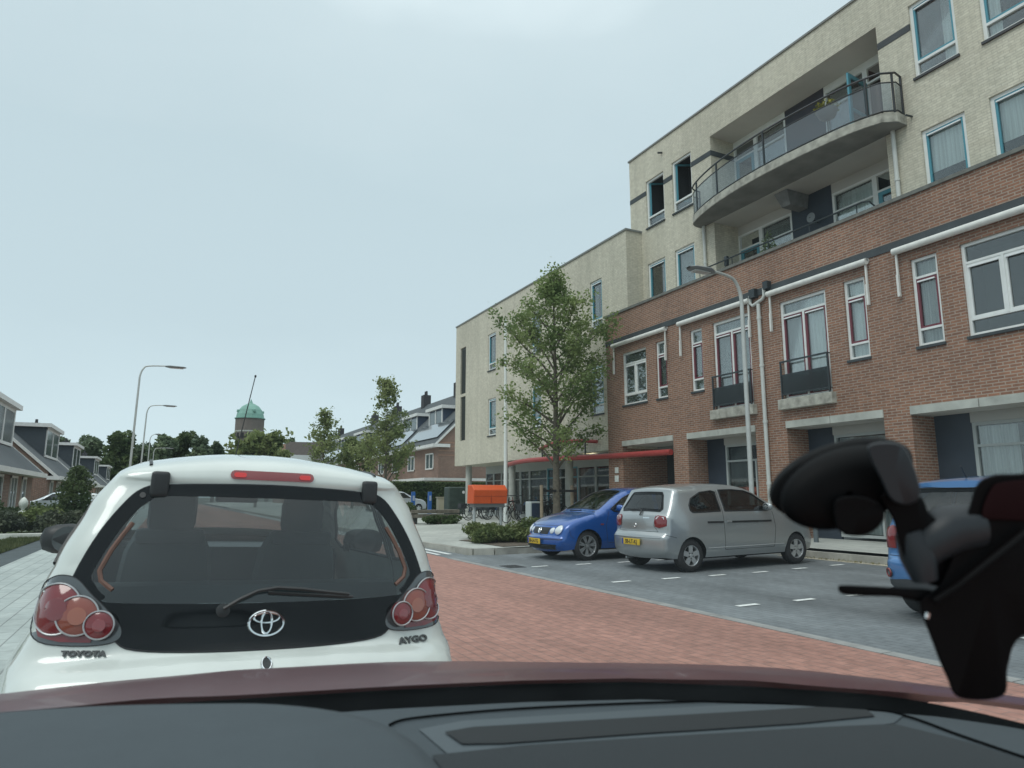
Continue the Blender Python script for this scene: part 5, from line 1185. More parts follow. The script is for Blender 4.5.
# ============================================================ terrace on the right, beyond the block
PANEL = mat('solar_sheen', (.10, .12, .14), .12, coat=1)
def right_house(y0, y1, dy0, dy1, label, gable=False):
    xf = 19.0; root = thing('terraced_house', label, 'house', (xf, (y0+y1)/2, .27), group='brick terrace beyond the apartment block'); E, xr, zr = 5.6, 24.3, 10.9; xb = 29.6
    b = B(); b.prism([(xf, .2), (xf, E), (xr, zr-.15), (xb, E), (xb, .2)], y0+.003, y1-.003, 'y'); w = obj('wall', b, HBRICK, root)
    if gable:
        b = B()
        for z in (4.5, 4.85, 5.2, 5.5): b.box(xf+.02, xf+6, y0-.012, y0+.02, z, z+.07)
        obj('brick_band', b, mat('band_brick', (.36, .22, .16), .9), w)
    k = (zr-E)/(xr-xf)
    rf = None
    for sg in (1, -1):
        xe = xf-.4 if sg > 0 else xb+.4; ze = E-.4*k+.1; a0, a1 = y0-(.15 if gable else 0), y1
        b = B(); b.add([(xe, a0, ze), (xe, a1, ze), (xr, a1, zr+.05), (xr, a0, zr+.05), (xe, a0, ze-.14), (xe, a1, ze-.14), (xr, a1, zr-.1), (xr, a0, zr-.1)], [(0, 1, 2, 3), (4, 5, 6, 7), (0, 1, 5, 4), (0, 3, 7, 4), (1, 2, 6, 5)]); r_o = obj('roof', b, RTILE, root); rf = rf or r_o
    if gable:
        g = B(); a0 = y0-.2; xe = xf-.42; ze = E-.4*k+.1
        g.add([(xe, a0, ze-.16), (xe, a0, ze+.04), (xr, a0, zr+.09), (xr, a0, zr-.13), (xe, a0+.06, ze-.16), (xe, a0+.06, ze+.04), (xr, a0+.06, zr+.09), (xr, a0+.06, zr-.13)], [(0, 1, 2, 3), (4, 5, 6, 7), (0, 1, 5, 4), (1, 2, 6, 5), (0, 3, 7, 4)]); obj('verge_board', g, TRIM, rf)
    b = B(); b.box(xf-.55, xf+.02, y0-(.25 if gable else 0), y1, E-.45, E-.2)
    if gable: b.box(xf+.02, xf+.9, y0-.25, y0-.01, E-.45, E-.2)
    obj('gutter', b, TRIM, root)
    b = B(); b.box(xf+2.0, xf+5.2, dy0, dy1, 6.9, 8.85); dm = obj('dormer', b, mat('dormer_blue', (.05, .07, .11), .7, var=.1), root)
    b = B(); b.box(xf+1.75, xf+5.3, dy0-.3, dy1+.3, 8.85, 9.12); obj('dormer_roof', b, TRIM, dm)
    b = B(); X = xf+2.0
    for q in (dy0+.1, (dy0+dy1)/2-.1, dy1-.3): b.box(X-.06, X, q, q+.2, 7.2, 8.84)
    b.box(X-.06, X, dy0+.1, dy1-.1, 7.1, 7.3); obj('dormer_frame', b, TRIM, dm); b = B(); b.box(X-.03, X, dy0+.3, dy1-.3, 7.3, 8.7); obj('dormer_pane', b, MATS['pane_far'], dm)
    # solar panels low on the roof
    b = B()
    def rp(x, off): return E+(x-xf)*k+.1+off
    b.add([(xf+.2, y0+.8, rp(xf+.2, .10)), (xf+.2, y1-.8, rp(xf+.2, .10)), (xf+1.7, y1-.8, rp(xf+1.7, .10)), (xf+1.7, y0+.8, rp(xf+1.7, .10))], [(0, 1, 2, 3)]); obj('solar_panel', b, PANEL, rf, fix=False, solid=.04)
    b = B(); b.box(xr-.4, xr+.4, y1-1.0, y1-.1, zr-.3, zr+1.1)
    for q in (-.2, .2): b.lathe([(.12, 0), (.10, .45)], (xr, y1-.55+q, zr+1.1), 8)
    obj('chimney', b, MATS['chimney_dark'], root)
    for k2 in range(2):
        yy = y0+1.0+k2*(y1-y0)/2; 
        for z0, z1 in ((3.45, 4.75), (.9, 2.4)):
            b = B()
            for q in (yy, yy+.85, yy+1.7): b.box(xf-.06, xf, q, q+.12, z0, z1)
            b.box(xf-.07, xf, yy, yy+1.82, z1-.1, z1); b.box(xf-.08, xf, yy, yy+1.82, z0, z0+.1); fr = obj('window', b, TRIM, root)
            b = B(); b.box(xf-.03, xf, yy+.1, yy+1.75, z0+.1, z1-.1); obj('pane', b, MATS['pane_far'], fr)
    return root
right_house(51.0, 60.4, 55.3, 58.9, 'nearest terraced house, with a striped brick gable beside the buff block', True)
right_house(60.4, 69.8, 62.0, 66.0, 'second terraced house from the striped gable, twin chimneys on its ridge')
right_house(69.8, 80.0, 71.0, 74.6, 'third terraced house from the striped gable, partly behind the slim tree')
right_house(80.0, 90.0, 81.2, 86.0, 'fourth terraced house from the striped gable, with a blue sided dormer')
right_house(90.0, 110.0, 92, 96, 'last terraced house at the far left end of the right hand row')
b = B(); b.box(17.6, 19.0, 50.6, 58.5, 2.52, 2.72); b.box(17.7, 17.8, 50.8, 50.9, .2, 2.52); b.box(17.7, 17.8, 54.8, 54.9, .2, 2.52); b.box(17.6, 24.5, 50.2, 50.6, 2.52, 2.72); one('porch_canopy', b, TRIM, 'flat pale canopy above the clipped hedge', 'canopy', (18.3, 54, .27))
# long brown roofed block in the distance
lb_ = thing('distant_block', 'long low block with brown tiled roof and a white box dormer near the tower', 'building', (22, 117, 0))
b = B(); b.prism([(115.1, 0), (115.1, 5.2), (119, 9.9), (124, 5.2), (124, 0)], 16.4, 33, 'x'); obj('wall', b, mat('pale_brown_brick', (.24, .15, .11), .9), lb_)
b = B(); b.add([(16.6, 114.6, 5.4), (34, 114.6, 5.4), (33, 119, 10.6), (17.4, 119, 10.3), (16.6, 114.6, 5.2), (34, 114.6, 5.2), (33, 119.2, 10.2), (17.4, 119.2, 10.0)], [(0, 1, 2, 3), (4, 5, 6, 7), (0, 1, 5, 4), (0, 3, 7, 4), (1, 2, 6, 5)]); obj('roof', b, RTILEB, lb_)
b = B(); b.box(17.7, 21.1, 114.3, 118, 6.4, 7.9); obj('dormer', b, mat('dormer_white', (.6, .63, .62), .5), lb_)
# water tower with a green copper dome
wt = thing('water_tower', 'brick water tower with a green copper dome rising above the trees', 'tower', (19.4, 200, 0)); cx, cy = 19.4, 200
b = B(); b.lathe([(3.5, 0), (3.5, 17.2), (3.75, 17.3), (3.75, 22.4)], (cx, cy, 0), 16, smooth=False); obj('wall', b, TOWERB, wt)
b = B(); b.lathe([(3.78, 18.6), (3.8, 18.62), (3.8, 18.95), (3.78, 18.97)], (cx, cy, 0), 16, smooth=False); obj('stone_band', b, CONC, wt)
b = B(); b.lathe([(4.0, 22.3), (4.0, 22.55), (3.65, 22.6), (3.5, 23.6), (3.0, 24.8), (2.2, 25.8), (1.2, 26.4), (.5, 26.7), (.25, 27.3), (.02, 27.9)], (cx, cy, 0), 16, smooth=False); obj('dome', b, COPPER, wt)
for k in range(16):
    a = 2*math.pi*(k+.5)/16; b = B(); b.box(-.42, .42, -.05, .05, 16.9, 18.3); b.xform(Matrix.Translation((cx+3.72*math.sin(a), cy-3.72*math.cos(a), 0)) @ Matrix.Rotation(a, 4, 'Z')); obj('window', b, mat('tower_opening', (.02, .022, .025), .8), wt)
    if k % 4 == 0: b = B(); b.bbox(-.35, .35, -.4, .3, 24.0, 24.7, .05); b.xform(Matrix.Translation((cx+3.2*math.sin(a), cy-3.2*math.cos(a), 0)) @ Matrix.Rotation(a, 4, 'Z')); obj('roof_hatch', b, COPPER, wt)

# ============================================================ street furniture
def lamp(x, y, H, arm, label, rz=0, x1=0, zb=0, head=True):
    root = thing('street_lamp', label, 'street lamp', (x, y, zb), rz, group='street lamps'); b = B()
    c = [(x1*0, 0, 0), (x1*.5, 0, H*.5), (x1*.9, 0, H-1.1), (x1+.01, 0, H-.55), (x1+.12, 0, H-.22), (x1+.34, 0, H-.05), (x1+max(.5, arm*.6), 0, H+.02)]
    b.tube([c[0], (0, 0, .9)], [.085, .085], 12); b.tube([(0, 0, .9)]+[tuple(p) for p in catmull([(x1*.1, 0, .92)]+c[1:], 4)], [.06]+[.06-.028*i/24 for i in range(25)], 12); obj('pole', b, LPOLE, root, True)
    b = B(); hx = x1+arm*.6-.05
    b.grid([[(hx+u, w*math.sin(a), H+.0+hh*math.cos(a)) for a in [2*math.pi*k/12 for k in range(12)]] for u, w, hh in ((0, .035, .035), (.10, .11, .055), (.24, .19, .065), (arm*.4+.1, .18, .045), (arm*.4+.22, .08, .02))], True, True)
    hd = obj('lamp_head', b, mat('lamp_head_grey', (.20, .215, .22), .5), root, True)
    b = B(); b.box(hx+.2, hx+arm*.4+.08, -.09, .09, H-.075, H-.045); obj('lens', b, mat('lamp_lens', (.5, .52, .5), .2), hd, True)
    return root
lamp(-1.72, 39.5, 8.0, 1.95, 'tallest grey street lamp left of the white car, arm over the road', x1=.12)
lamp(-1.80, 57.0, 8.0, 1.8, 'second grey street lamp behind the tallest one, shorter in the photo', x1=.15)
lamp(-1.95, 84.0, 8.0, .8, 'third street lamp, seen only as a thin pole behind the second', x1=.05)
lamp(-1.9, 108.0, 8.0, 2.3, 'farthest and smallest street lamp above the white car roof', x1=.05)
# lamp beside the silver car, arm pointing to the road
lr = lamp(12.55, 12.28, 6.56, 1.5, 'curved grey street lamp in front of the brick facade behind the silver car', rz=math.pi, zb=.2, x1=-.02)
pl = B(); pl.tube([(12.8, 26.2, .2), (12.8, 26.2, 2.6), (12.85, 26.35, 8.9)], [.10, .085, .05], 12); pl.lathe([(.06, 0), (.06, .05), (.001, .09)], (12.85, 26.35, 8.9), 10)
one('flag_pole', pl, POLEW, 'slender white flag pole between orange letterbox and street tree', 'pole', (12.8, 26.2, .2))
# orange double letterbox on legs
mb = thing('letterbox', 'orange street letterbox on two grey legs above the shrubs', 'letterbox', (9.1, 20.0, .2))
b = B(); b.prism([(19.72, 1.08), (19.66, 1.50), (19.85, 1.66), (20.18, 1.66), (20.22, 1.08)], 8.52, 9.68, 'x'); obj('box', b, ORANGE, mb, bevel=.02)
b = B(); b.box(8.58, 9.62, 19.76, 20.16, .97, 1.078); obj('base_tray', b, mat('tray_grey', (.14, .15, .15), .6), mb)
b = B(); b.box(8.54, 9.66, 19.685, 19.70, 1.30, 1.315); b.box(9.115, 9.125, 19.68, 19.70, 1.10, 1.48); obj('lid_seam', b, mat('orange_dark', (.30, .04, .01), .5), mb)
for x in (8.66, 9.58): b = B(); b.tube([(x, 19.96, .15), (x, 19.96, .97)], .05, 10); obj('leg', b, GALV, mb)
# bin behind the tree, electrical box, blue posts, cabinet, bollard
bn = thing('litter_bin', 'dark blue litter bin with pale rounded rim beside the tree stake', 'bin', (12.2, 22.4, .22))
b = B(); b.bbox(11.86, 12.34, 22.25, 22.65, .28, 1.12, .05, 3); obj('rim', b, mat('bin_rim', (.42, .46, .46), .4), bn)
b = B(); b.bbox(11.92, 12.28, 22.23, 22.27, .34, 1.06, .03, 2); obj('panel', b, mat('bin_blue', (.02, .035, .07), .4), bn)
for i, (x, l) in enumerate(((13.35, 'left one of two blue posts in front of the hedge'), (14.4, 'right one of two blue posts in front of the hedge'))):
    q = thing('charging_post', l, 'post', (x, 40, .25), group='blue posts'); b = B(); b.bbox(x-.11, x+.11, 39.9, 40.1, .25, 1.58, .03); obj('column', b, mat('post_blue', (.03, .14, .45), .4), q); b = B(); b.box(x-.06, x+.06, 39.885, 39.9, 1.05, 1.35); obj('panel', b, mat('post_white', (.45, .5, .6), .4), q)
eb = thing('electricity_box', 'beige electricity box beyond the wooden bench', 'utility box', (15.3, 40, .27)); b = B(); b.bbox(14.9, 15.75, 39.8, 40.2, .27, 1.22, .03); obj('housing', b, mat('beige_box', (.42, .38, .28), .6), eb); b = B(); b.box(14.86, 15.79, 39.76, 40.24, 1.22, 1.28); obj('lid', b, mat('beige_box'), eb)
cb_ = thing('container', 'dark green container with a small white disc beside the hedge', 'container', (15.4, 38, .27)); b = B(); b.bbox(14.7, 15.95, 37.6, 38.4, .27, 1.85, .08, 3); obj('body', b, mat('container_green', (.04, .06, .05), .5, var=.2), cb_); b = B(); b.lathe([(.001, 0), (.09, .002)], (15.62, 37.59, 1.55), 14, 'y'); obj('disc', b, mat('disc_white', (.8, .8, .8), .4), cb_)
be = thing('wooden_bench', 'low grey wooden bench of thick planks beside dark shrubs', 'bench', (9.95, 27.3, .2))
for z0, z1 in ((.62, .76), (.44, .58)): b = B(); b.box(8.95, 11.05, 27.0, 27.5, z0, z1); obj('plank', b, WOOD, be, bevel=.01)
for x in (9.1, 10.8): b = B(); b.box(x-.1, x+.14, 27.08, 27.42, .18, .44); obj('leg', b, mat('bench_leg', (.05, .05, .045), .8), be)
b = B(); b.tube([(13.45, 11.28, .26), (13.45, 11.28, .95)], .055, 12); b.lathe([(.055, 0), (.04, .03), (.001, .04)], (13.45, 11.28, .95), 12); one('bollard', b, mat('bollard_grey', (.10, .12, .13), .5), 'short grey bollard on the pavement right of the silver car', 'bollard', (13.45, 11.28, .26))
ur = B(); ur.lathe([(.15, .62), (.14, .66), (.05, .72), (.05, .76), (.12, .84), (.15, .95), (.13, 1.04), (.08, 1.12), (.03, 1.17), (.001, 1.18)], (-4.5, 30, .1), 18); ur.box(-4.65, -4.35, 29.85, 30.15, .08, .64); one('garden_urn', ur, mat('urn_white', (.7, .72, .66), .6), 'white garden urn among the shrubs on the left', 'urn', (-4.5, 30, .08))
b = B(); b.bbox(-6.4, -5.15, 28.9, 29.2, .82, .93, .02); b.box(-6.3, -6.2, 28.95, 29.15, .05, .83); b.box(-5.35, -5.25, 28.95, 29.15, .05, .83); one('stone_ledge', b, TRIM, 'white garden ledge among shrubs at the left edge', 'ledge', (-5.8, 29, .08))
# bicycles in front of the wing
def bicycle(loc, rz, label, col):
    root = thing('bicycle', label, 'bicycle', loc, rz, group='bicycles parked under the wing')
    for y in (0, 1.05):
        b = B(); b.tube([(0, y+.33*math.cos(a), .34+.33*math.sin(a)) for a in [2*math.pi*k/24 for k in range(25)]], .018, 6, False); wh = obj('wheel', b, RUBB, root, True)
        b = B()
        for k in range(10): a = math.pi*k/5; b.tube([(0, y, .34), (0, y+.32*math.cos(a), .34+.32*math.sin(a))], .004, 3)
        obj('spokes', b, GALV, wh, True)
    b = B()
    for p in ([(0, 0, .34), (0, .38, .30), (0, .22, .80), (0, 0, .34)], [(0, .38, .30), (0, .86, .80)], [(0, .22, .78), (0, .84, .86)], [(0, 1.05, .34), (0, .92, .66), (0, .84, 1.02)]): b.tube(p, .018, 6)
    obj('frame', b, mat('bike_'+col, {'black': (.02, .02, .02), 'blue': (.02, .08, .2), 'silver': (.4, .4, .4), 'red': (.2, .02, .02)}[col], .4), root, True)
    b = B(); b.grid([[(w, y, z) for w in (-.08, 0, .08)] for y, z in ((.06, .92), (.18, .93), (.34, .90))]); b.tube([(0, .22, .8), (0, .2, .92)], .014, 5); obj('saddle', b, BLACKP, root, True)
    b = B(); b.tube([(-.28, .70, 1.06), (-.2, .84, 1.08), (.2, .84, 1.08), (.28, .70, 1.06)], .014, 6); obj('handlebar', b, BLACKP, root, True)
    b = B(); b.grid([[(w, y, .72) for w in (-.07, .07)] for y in (-.3, .1)]); b.tube([(0, -.28, .7), (0, .0, .36)], .008, 4); b.bbox(-.16, .16, -.3, .05, .45, .70, .02) if col in ('black', 'silver') else 0; obj('carrier', b, mat('pannier', (.03, .035, .04), .8), root, True)
    return root
bl_ = [(24.2, 'black', 'black bicycle nearest to the litter bin'), (24.75, 'silver', 'silver framed bicycle second from the litter bin'), (25.3, 'black', 'black bicycle with bags third from the litter bin'), (25.9, 'blue', 'blue bicycle just right of the white flag pole foot'), (27.0, 'black', 'black bicycle just left of the white flag pole foot'), (27.8, 'red', 'dark red bicycle between letterbox and flag pole'), (28.7, 'black', 'black bicycle behind the right leg of the letterbox'), (29.7, 'silver', 'silver bicycle behind the letterbox'), (30.8, 'blue', 'blue bicycle behind the left leg of the letterbox'), (32.0, 'black', 'last black bicycle near the round column')]
extra = ['in the second row nearest the litter bin', 'in the second row behind the flag pole', 'in the second row behind the letterbox right leg', 'in the second row behind the letterbox left leg', 'at the far end of the second row']
more = ['nearest the bin at the front of the cluster', 'between flag pole and tree stake', 'close behind the tree stake', 'just behind the flag pole foot']
for k, y in enumerate((23.7, 24.9, 24.0, 25.6)): bicycle((12.85+.2*k, y, .26), R(-70-9*k), 'black bicycle '+more[k], 'black')
for k, y in enumerate((24.45, 26.4, 28.2, 30.2, 31.5)): bicycle((13.75, y, .27), R(-85+5*k), 'black bicycle '+extra[k], 'black')
for k, (y, c_, l) in enumerate(bl_): bicycle((13.1+.25*(k % 2), y, .26), R(-78+7*(k % 3)+(180 if k % 4 == 2 else 0)), l, c_)
# flowers and bits on the balconies
pp = thing('flower_stand', 'yellow flowering plant in a basket stand on the curved balcony', 'potted plant', (14.35, 10.80, 10.1))
b = B(); b.tube([(14.35, 10.80, 10.1), (14.35, 10.80, 10.75)], .02, 6); b.lathe([(.12, 10.1), (.02, 10.14)], (14.35, 10.80, 0), 10); b.lathe([(.05, 10.72), (.20, 10.80), (.27, 10.98), (.25, 10.98), (.17, 10.83)], (14.35, 10.80, 0), 14); obj('basket', b, mat('basket_grey', (.25, .25, .24), .7), pp)
b = B(); leaves(b, (14.35, 10.80, 11.08), 260, .34, .34, .16, .05, random.Random(3)); obj('foliage', b, leafmat('leaf_yellow', (.10, .12, .02), (.30, .28, .04), .2, 14), pp, fix=False)
dd = thing('satellite_dish', 'small grey satellite dish on the dark panel of the lower balcony', 'satellite dish', (15.3, 12.45, 9.2)); b = B(); b.lathe([(.001, 0), (.08, .015), (.14, .04)], (15.55, 12.5, 9.0), 18, 'x'); obj('dish', b, mat('dish_pale', (.22, .24, .25), .5), dd); b = B(); b.tube([(15.55, 12.5, 9.0), (15.88, 12.5, 8.9)], .02, 6); obj('bracket', b, DARKM, dd)
bush(14.75, 13.2, 6.96, .22, .3, 1.75, 'slim potted plant on the terrace behind the brick parapet', LEAFD, 500, .06, 140, name='potted_plant', cat='potted plant')
b = B(); b.bbox(14.26, 14.36, 14.42, 14.54, 8.0, 8.3, .03); b.tube([(14.2, 14.48, 7.8), (14.3, 14.48, 8.1)], .015, 6); one('terrace_lantern', b, DARKM, 'small dark lantern on the brick parapet', 'lantern', (14.3, 14.48, 7.82))
# ============================================================ the car the photo is taken from (hood, dashboard, windscreen)
OWN = thing('red_car', 'dark red car seen from its driver seat: bonnet, dashboard and windscreen in the foreground', 'car', (.2, .9, 0), R(-17))
Mo = Matrix.Rotation(R(-17), 4, 'Z')                    # r = right of the car, f = forward of the camera, z up
def O(r, f, z): return tuple(Mo @ Vector((r, f, z)))
HOOD = mat('paint_dark_red', (.085, .026, .031), .40, metal=.1, coat=.12, var=.05, vscale=30)
DASH = mat('dash_soft', (.042, .056, .065), .62, var=.05, vscale=30, bump=.25, bscale=900)
DASH2 = mat('dash_grained', (.023, .030, .035), .7, bump=.5, bscale=700)
COWL = mat('cowl_black', (.003, .0035, .004), .95, spec=.05)
def crv(tab, r):
    if r <= tab[0][0]: return tab[0][1]
    for (a, va), (c, vc) in zip(tab, tab[1:]):
        if r <= c: t = (r-a)/(c-a); return va+(vc-va)*t
    return tab[-1][1]
rearc = [(-1.0, .86), (-.75, .95), (-.49, 1.02), (-.27, 1.045), (0, 1.06), (.19, 1.06), (.36, 1.045), (.53, .99), (.70, .915), (.82, .83), (.95, .70), (1.07, .55)]
fronc = [(-1.0, 1.48), (-.75, 1.60), (-.55, 1.66), (-.3, 1.70), (0, 1.735), (.2, 1.74), (.4, 1.725), (.65, 1.67), (.82, 1.60), (.95, 1.50), (1.07, 1.36)]
rs = [-1.0+2.07*i/52 for i in range(53)]
rows = []
prof = [(0, 1.030), (.10, 1.026), (.25, 1.012), (.45, .990), (.65, .966), (.82, .944), (.93, .922), (1.0, .890), (1.04, .84), (1.06, .74), (1.07, .60)]
for u, z in prof:
    row = []
    for r in rs:
        f = crv(rearc, r)*(1-u)+crv(fronc, r)*u; side = max(0, (r-.1)-.80) if r > .1 else max(0, (.1-r)-1.2)
        zz = z-.55*side**2-.005*((r-.1)/.6)**2*u-.020*math.exp(-((r-.45)/.38)**2)*u+.003*math.exp(-((abs(r-.1)-.42)/.07)**2)*(1-u*.5)
        row.append(O(r, f, zz))
    rows.append(row)
b = B(); b.grid(rows); obj('bonnet', b, HOOD, OWN)
for sg in (-1, 1):                                      # wings
    b = B(); r0 = -1.0 if sg < 0 else 1.07; rw = []
    for dr, dz in ((0, 0), (sg*.03, -.02), (sg*.05, -.10), (sg*.06, -.30), (sg*.05, -.55)):
        rw.append([O(r0+dr, crv(rearc, r0)-.25+(crv(fronc, r0)+.25-crv(rearc, r0))*u, .99-.10*u**2+dz-.06) for u in [k/10 for k in range(11)]])
    b.grid(rw); obj('front_wing', b, HOOD, OWN)
# black cowl between bonnet and glass, with the far edge of the dash below it
b = B(); rows = []
for df, z in ((.012, 1.022), (-.004, 1.012), (-.03, .985), (-.06, .975), (-.09, .985)): rows.append([O(r, crv(rearc, r)+df, z-.55*max(0, (r-.1)-.55, (.1-r)-.9)**2) for r in rs])
b.grid(rows); obj('cowl', b, COWL, OWN)
# windscreen: rises back over the camera
GLS = bpy.data.materials.new('windscreen_glass'); GLS.use_nodes = True; n = GLS.node_tree; n.nodes.remove(n.nodes['Principled BSDF'])
tp = n.nodes.new('ShaderNodeBsdfTransparent'); tp.inputs[0].default_value = (.935, .97, .965, 1)
tl = n.nodes.new('ShaderNodeBsdfTranslucent'); tl.inputs[0].default_value = (.8, .95, 1, 1)
gl = n.nodes.new('ShaderNodeBsdfGlossy'); gl.inputs['Roughness'].default_value = .02
m1 = n.nodes.new('ShaderNodeMixShader'); m2 = n.nodes.new('ShaderNodeMixShader')
zz = n.nodes.new('ShaderNodeTexNoise'); zz.inputs['Scale'].default_value = 7; zz.inputs['Detail'].default_value = 3; tcn = n.nodes.new('ShaderNodeTexCoord'); n.links.new(tcn.outputs['Object'], zz.inputs[0])
mr = n.nodes.new('ShaderNodeMapRange'); mr.inputs[1].default_value = .3; mr.inputs[2].default_value = .7; mr.inputs[3].default_value = .004; mr.inputs[4].default_value = .012
n.links.new(zz.outputs[0], mr.inputs[0]); n.links.new(mr.outputs[0], m1.inputs[0])
n.links.new(tp.outputs[0], m1.inputs[1]); n.links.new(tl.outputs[0], m1.inputs[2]); m2.inputs[0].default_value = .03
n.links.new(m1.outputs[0], m2.inputs[1]); n.links.new(gl.outputs[0], m2.inputs[2]); n.links.new(m2.outputs[0], n.nodes['Material Output'].inputs[0])
b = B(); rows = []
for u in [k/12 for k in range(13)]:
    row = []
    for r in rs:
        rr = .1+(r-.1)*(1-.16*u); f = crv(rearc, r)-.02-.84*u+.03*math.sin(math.pi*u)*.5; z = 1.005-.55*max(0, (r-.1)-.55, (.1-r)-.9)**2+.53*u+.02*math.sin(math.pi*u); row.append(O(rr, f, z))
    rows.append(row)
b.grid(rows); ws = obj('windscreen', b, GLS, OWN)
for sg in (-1, 1):
    j = 0 if sg < 0 else -1; b = B(); b.tube([Vector(row[j])+Vector(O(sg*.03, 0, 0)) for row in rows], .035, 8); obj('windscreen_pillar', b, BLACKP, OWN)
b = B(); b.tube([Vector(p)+Vector((0, 0, .02)) for p in rows[-1]], .035, 8); obj('roof_edge', b, BLACKP, OWN)
# dashboard top
b = B(); rw = []
dashf = lambda r: crv(rearc, r)-.042
for df, z in ((0, .98), (-.01, 1.014), (-.04, 1.020), (-.12, 1.019), (-.20, 1.017), (-.30, 1.012), (-.45, 1.004), (-.55, .985), (-.60, .93), (-.62, .75)): rw.append([O(r, dashf(r)+df, z-.55*max(0, abs(r-.1)-.6)**2) for r in rs])
b.grid(rw); da = obj('dashboard', b, DASH, OWN)
def onD(r, f, dz=.0):                                   # height of the dash top
    df = f-dashf(r); tab = [(-.6, .93), (-.55, .985), (-.45, 1.004), (-.30, 1.012), (-.20, 1.017), (-.12, 1.019), (-.04, 1.020), (-.01, 1.014), (0, .98)]
    return crv(tab, df)-.55*max(0, abs(r-.1)-.6)**2+dz
def own_rf(x, y): v = Mo.inverted() @ Vector((x*.943, y*.943, 0)); return v.x, v.y
def patch_on_dash(name, pts, m, dz=.003, h=.02, par=None):
    P = [own_rf(*p) for p in pts]; v, f = cdt(P, (), h); g = B(); g.add([O(p.x, p.y, onD(p.x, p.y, dz)) for p in v], f, True); return obj(name, g, m, par or da, fix=True)
def line_on_dash(name, pts, r, m, dz=.002):
    P = [own_rf(*p[:2]) for p in catmull([(a, c_, 0) for a, c_ in pts], 8)]; g = B(); g.tube([O(a, c_, onD(a, c_, dz)) for a, c_ in P], r, 6); return obj(name, g, m, da)
line_on_dash('panel_gap', [(.285, .93), (.32, .942), (.44, .922), (.58, .88), (.70, .835), (.80, .79), (.905, .735), (.925, .65), (.915, .57), (.91, .48)], .0016, COWL)
patch_on_dash('painted_sheen', [(.315, .90), (.38, .905), (.61, .84), (.85, .765), (.93, .70), (.93, .655), (.885, .64), (.77, .665), (.57, .73), (.39, .78), (.32, .80)], mat('painted_sheen', (.060, .076, .086), .5), .0012)  # lighter dash patch around the vent, grazing sheen painted into its colour
patch_on_dash('defroster_vent', [(.34, .872), (.38, .872), (.61, .803), (.85, .728), (.90, .69), (.885, .667), (.77, .692), (.57, .755), (.39, .805), (.345, .825)], mat('vent_dark', (.010, .013, .015), .7), .003)
patch_on_dash('grained_top', [(.30, .81), (.41, .79), (.57, .742), (.76, .68), (.88, .635), (.90, .55), (.90, .42), (.70, .30), (.28, .40)], DASH2, .0025)
# rounded hood over the instruments
b = B(); rw = []
hump = [(-.45, .84), (-.30, .91), (-.19, .935), (-.14, .935), (-.05, .915), (.05, .875), (.13, .832), (.195, .76), (.225, .67), (.225, .56), (.21, .30)]
hp = [(p[0], p[1]) for p in catmull([(a, c_, 0) for a, c_ in hump], 4)]
cxh, cyh = -.12, .45
for k, z in ((1.07, .93), (1.05, 1.0), (1.03, 1.045), (1.012, 1.065), (.99, 1.075), (.93, 1.082), (.75, 1.085), (.5, 1.083), (.2, 1.075)):
    rw.append([(cxh+(x-cxh)*k, cyh+(y-cyh)*k, z) for x, y in hp])
b.grid(rw); obj('instrument_hood', b, DASH, OWN)

# ============================================================ phone mount stuck to the windscreen
# local frame: origin in the neck joint, x to the right, y away from the driver, z up, metres
d0 = .52
az = R(-26.559)-math.atan((900-512)/685)
MT = thing('phone_mount', 'black suction cup phone holder stuck to the windscreen in front of the parked blue car', 'phone holder', (0, 0, 0))
Rc = Matrix.Rotation(R(-26.559), 4, 'Z') @ Matrix.Rotation(R(9.327), 4, 'X')
org = Vector((0, 0, 1.3)) + Rc @ Vector(((905-512)/685*d0, d0, -(541-384)/685*d0))
MT.location = org; MT.rotation_euler = (R(9.327), 0, R(-26.559)); LOC[MT.name] = Matrix.Translation(org) @ Rc
px = d0/685
def Lc(u, v, y=0): return ((u-905)*px*(1+y/d0)+y*(905-512)/685, y, -((v-545)*px*(1+y/d0)+y*(545-384)/685))
MB = mat('mount_black', (.0022, .0024, .003), .6, spec=.12); MG = mat('mount_grey', (.022, .027, .032), .42, spec=.35)
def slab(pts, y0, y1, r=.004, closed=True):
    P = catmull([(a, c_, 0) for a, c_ in pts], 5, True); b = B(); n = len(P); cx = sum(p[0] for p in P)/n; cz = sum(p[1] for p in P)/n
    rows = []
    for (k, yy) in ((.0, y0), (.86, y0), (.95, y0+r*.25), (.99, y0+r*.7), (1, y0+r*1.3), (1, y1-r), (.97, y1), (0, y1)):
        sh = shrink([(p[0], p[1]) for p in P], (1-k)*12) if 0 < k < 1 else None
        rows.append([Lc(cx, cz, yy) if k == 0 else Lc(q[0], q[1], yy) for q in (sh or P)])
    b.grid(rows, True, True); return b
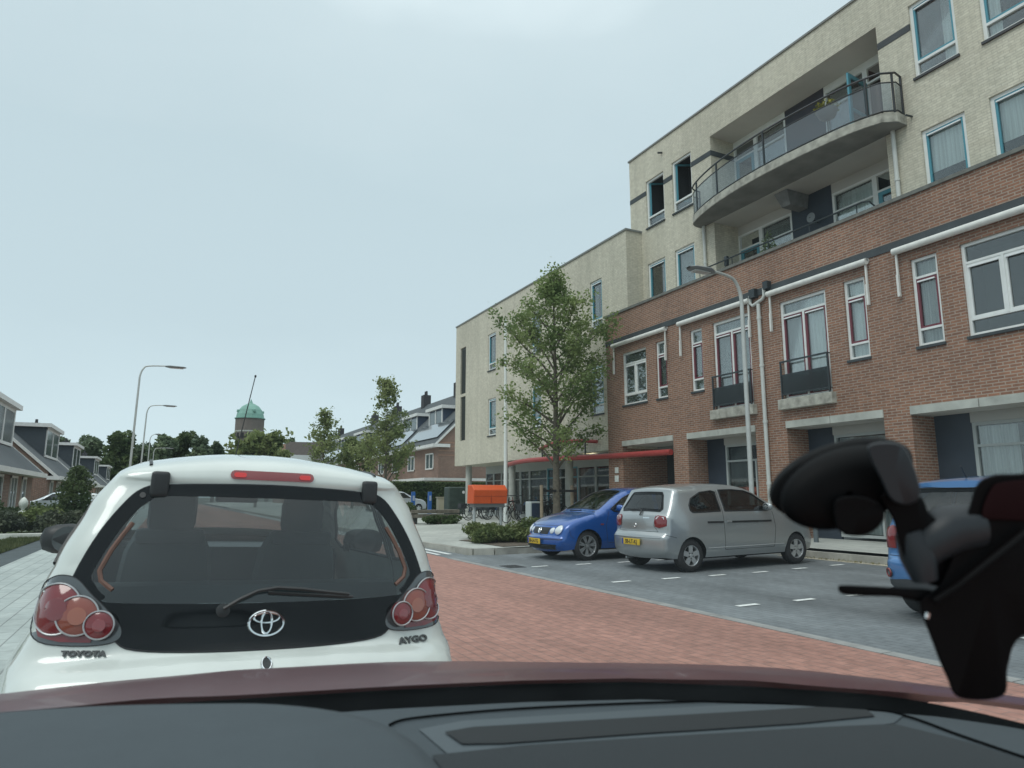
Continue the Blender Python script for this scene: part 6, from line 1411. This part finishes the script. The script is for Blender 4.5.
# suction cup: a thin rubber disc lying on the glass plus the domed housing
def disc(cu, cv, a, bb, rot, prof, y):
    b = B(); rows = []; ca, sa = math.cos(R(rot)), math.sin(R(rot))
    for k, dx, dy, dyy in prof:
        rows.append([Lc(cu+dx+k*(a*math.cos(t)*ca-bb*math.sin(t)*sa), cv+dy+k*(a*math.cos(t)*sa+bb*math.sin(t)*ca), y+dyy) for t in [2*math.pi*i/40 for i in range(40)]])
    b.grid(rows, True, True); return b
obj('suction_disc', disc(840, 479, 75, 34, -17, [(.02, 0, 0, .014), (.8, 0, 0, .014), (.97, 0, 0, .010), (1.0, 1, 2, .004), (.985, 2, 5, -.002), (.93, 3, 7, -.004), (.2, 3, 7, -.004)], .02), MB, MT, True)
obj('cup_housing', disc(845, 489, 69, 38, -17, [(.95, 0, -4, .016), (1.0, 0, 0, .008), (.985, 1, 3, .0), (.94, 2, 6, -.005), (.80, 3, 8, -.010), (.55, 4, 8, -.013), (.05, 4, 8, -.014)], .01), MB, MT, True)
obj('cup_lever', slab([(868, 450), (884, 446), (903, 450), (914, 470), (920, 492), (917, 505), (903, 509), (890, 502), (880, 482), (871, 464)], -.026, -.012), MG, MT, True)
obj('cup_tab', slab([(835, 505), (858, 500), (880, 508), (884, 524), (868, 538), (848, 539), (836, 530)], -.012, .006), MB, MT, True)
obj('neck', slab([(880, 500), (905, 496), (922, 502), (930, 518), (950, 530), (968, 545), (960, 575), (940, 590), (918, 582), (906, 566), (898, 545), (892, 522)], -.008, .018), MB, MT, True)
b = B(); b.tube([Lc(912, 566, 0), Lc(926, 548, .0), Lc(948, 533, .0), Lc(972, 530, .002)], [.011, .016, .0185, .018], 18); obj('ball_joint', b, MG, MT, True)
b = B(); b.tube([Lc(908, 536, 0), Lc(918, 560, -.004), Lc(925, 584, -.006)], [.010, .013, .009], 12); obj('joint_ring', b, MG, MT, True)
obj('cradle_back', slab([(976, 490), (990, 480), (1010, 478), (1060, 480), (1100, 520), (1080, 620), (1022, 640), (1008, 670), (1003, 700), (960, 702), (946, 680), (930, 640), (920, 606), (938, 590), (952, 560), (966, 522)], -.012, .006), MB, MT, True)
obj('cradle_pad', slab([(982, 520), (990, 494), (1004, 486), (1050, 486), (1060, 522), (1000, 524)], -.014, -.0125, .001), mat('pad_maroon', (.014, .004, .005), .7, spec=.1), MT, True)
obj('side_arm', slab([(838, 592), (842, 589), (870, 590), (905, 592), (930, 594), (948, 602), (944, 612), (920, 606), (895, 601), (860, 600), (842, 598)], -.008, .006, .002), MB, MT, True)
b = B(); b.tube([Lc(935, 606, -.016), Lc(960, 590, -.018), Lc(990, 566, -.018), (Lc(1030, 534, -.018))], .0028, 8); obj('rib', b, MB, MT, True)
b = B(); b.tube([Lc(928, 617, -.014), Lc(927, 622, -.014)], .0018, 8); obj('screw', b, CHROME, MT, True)
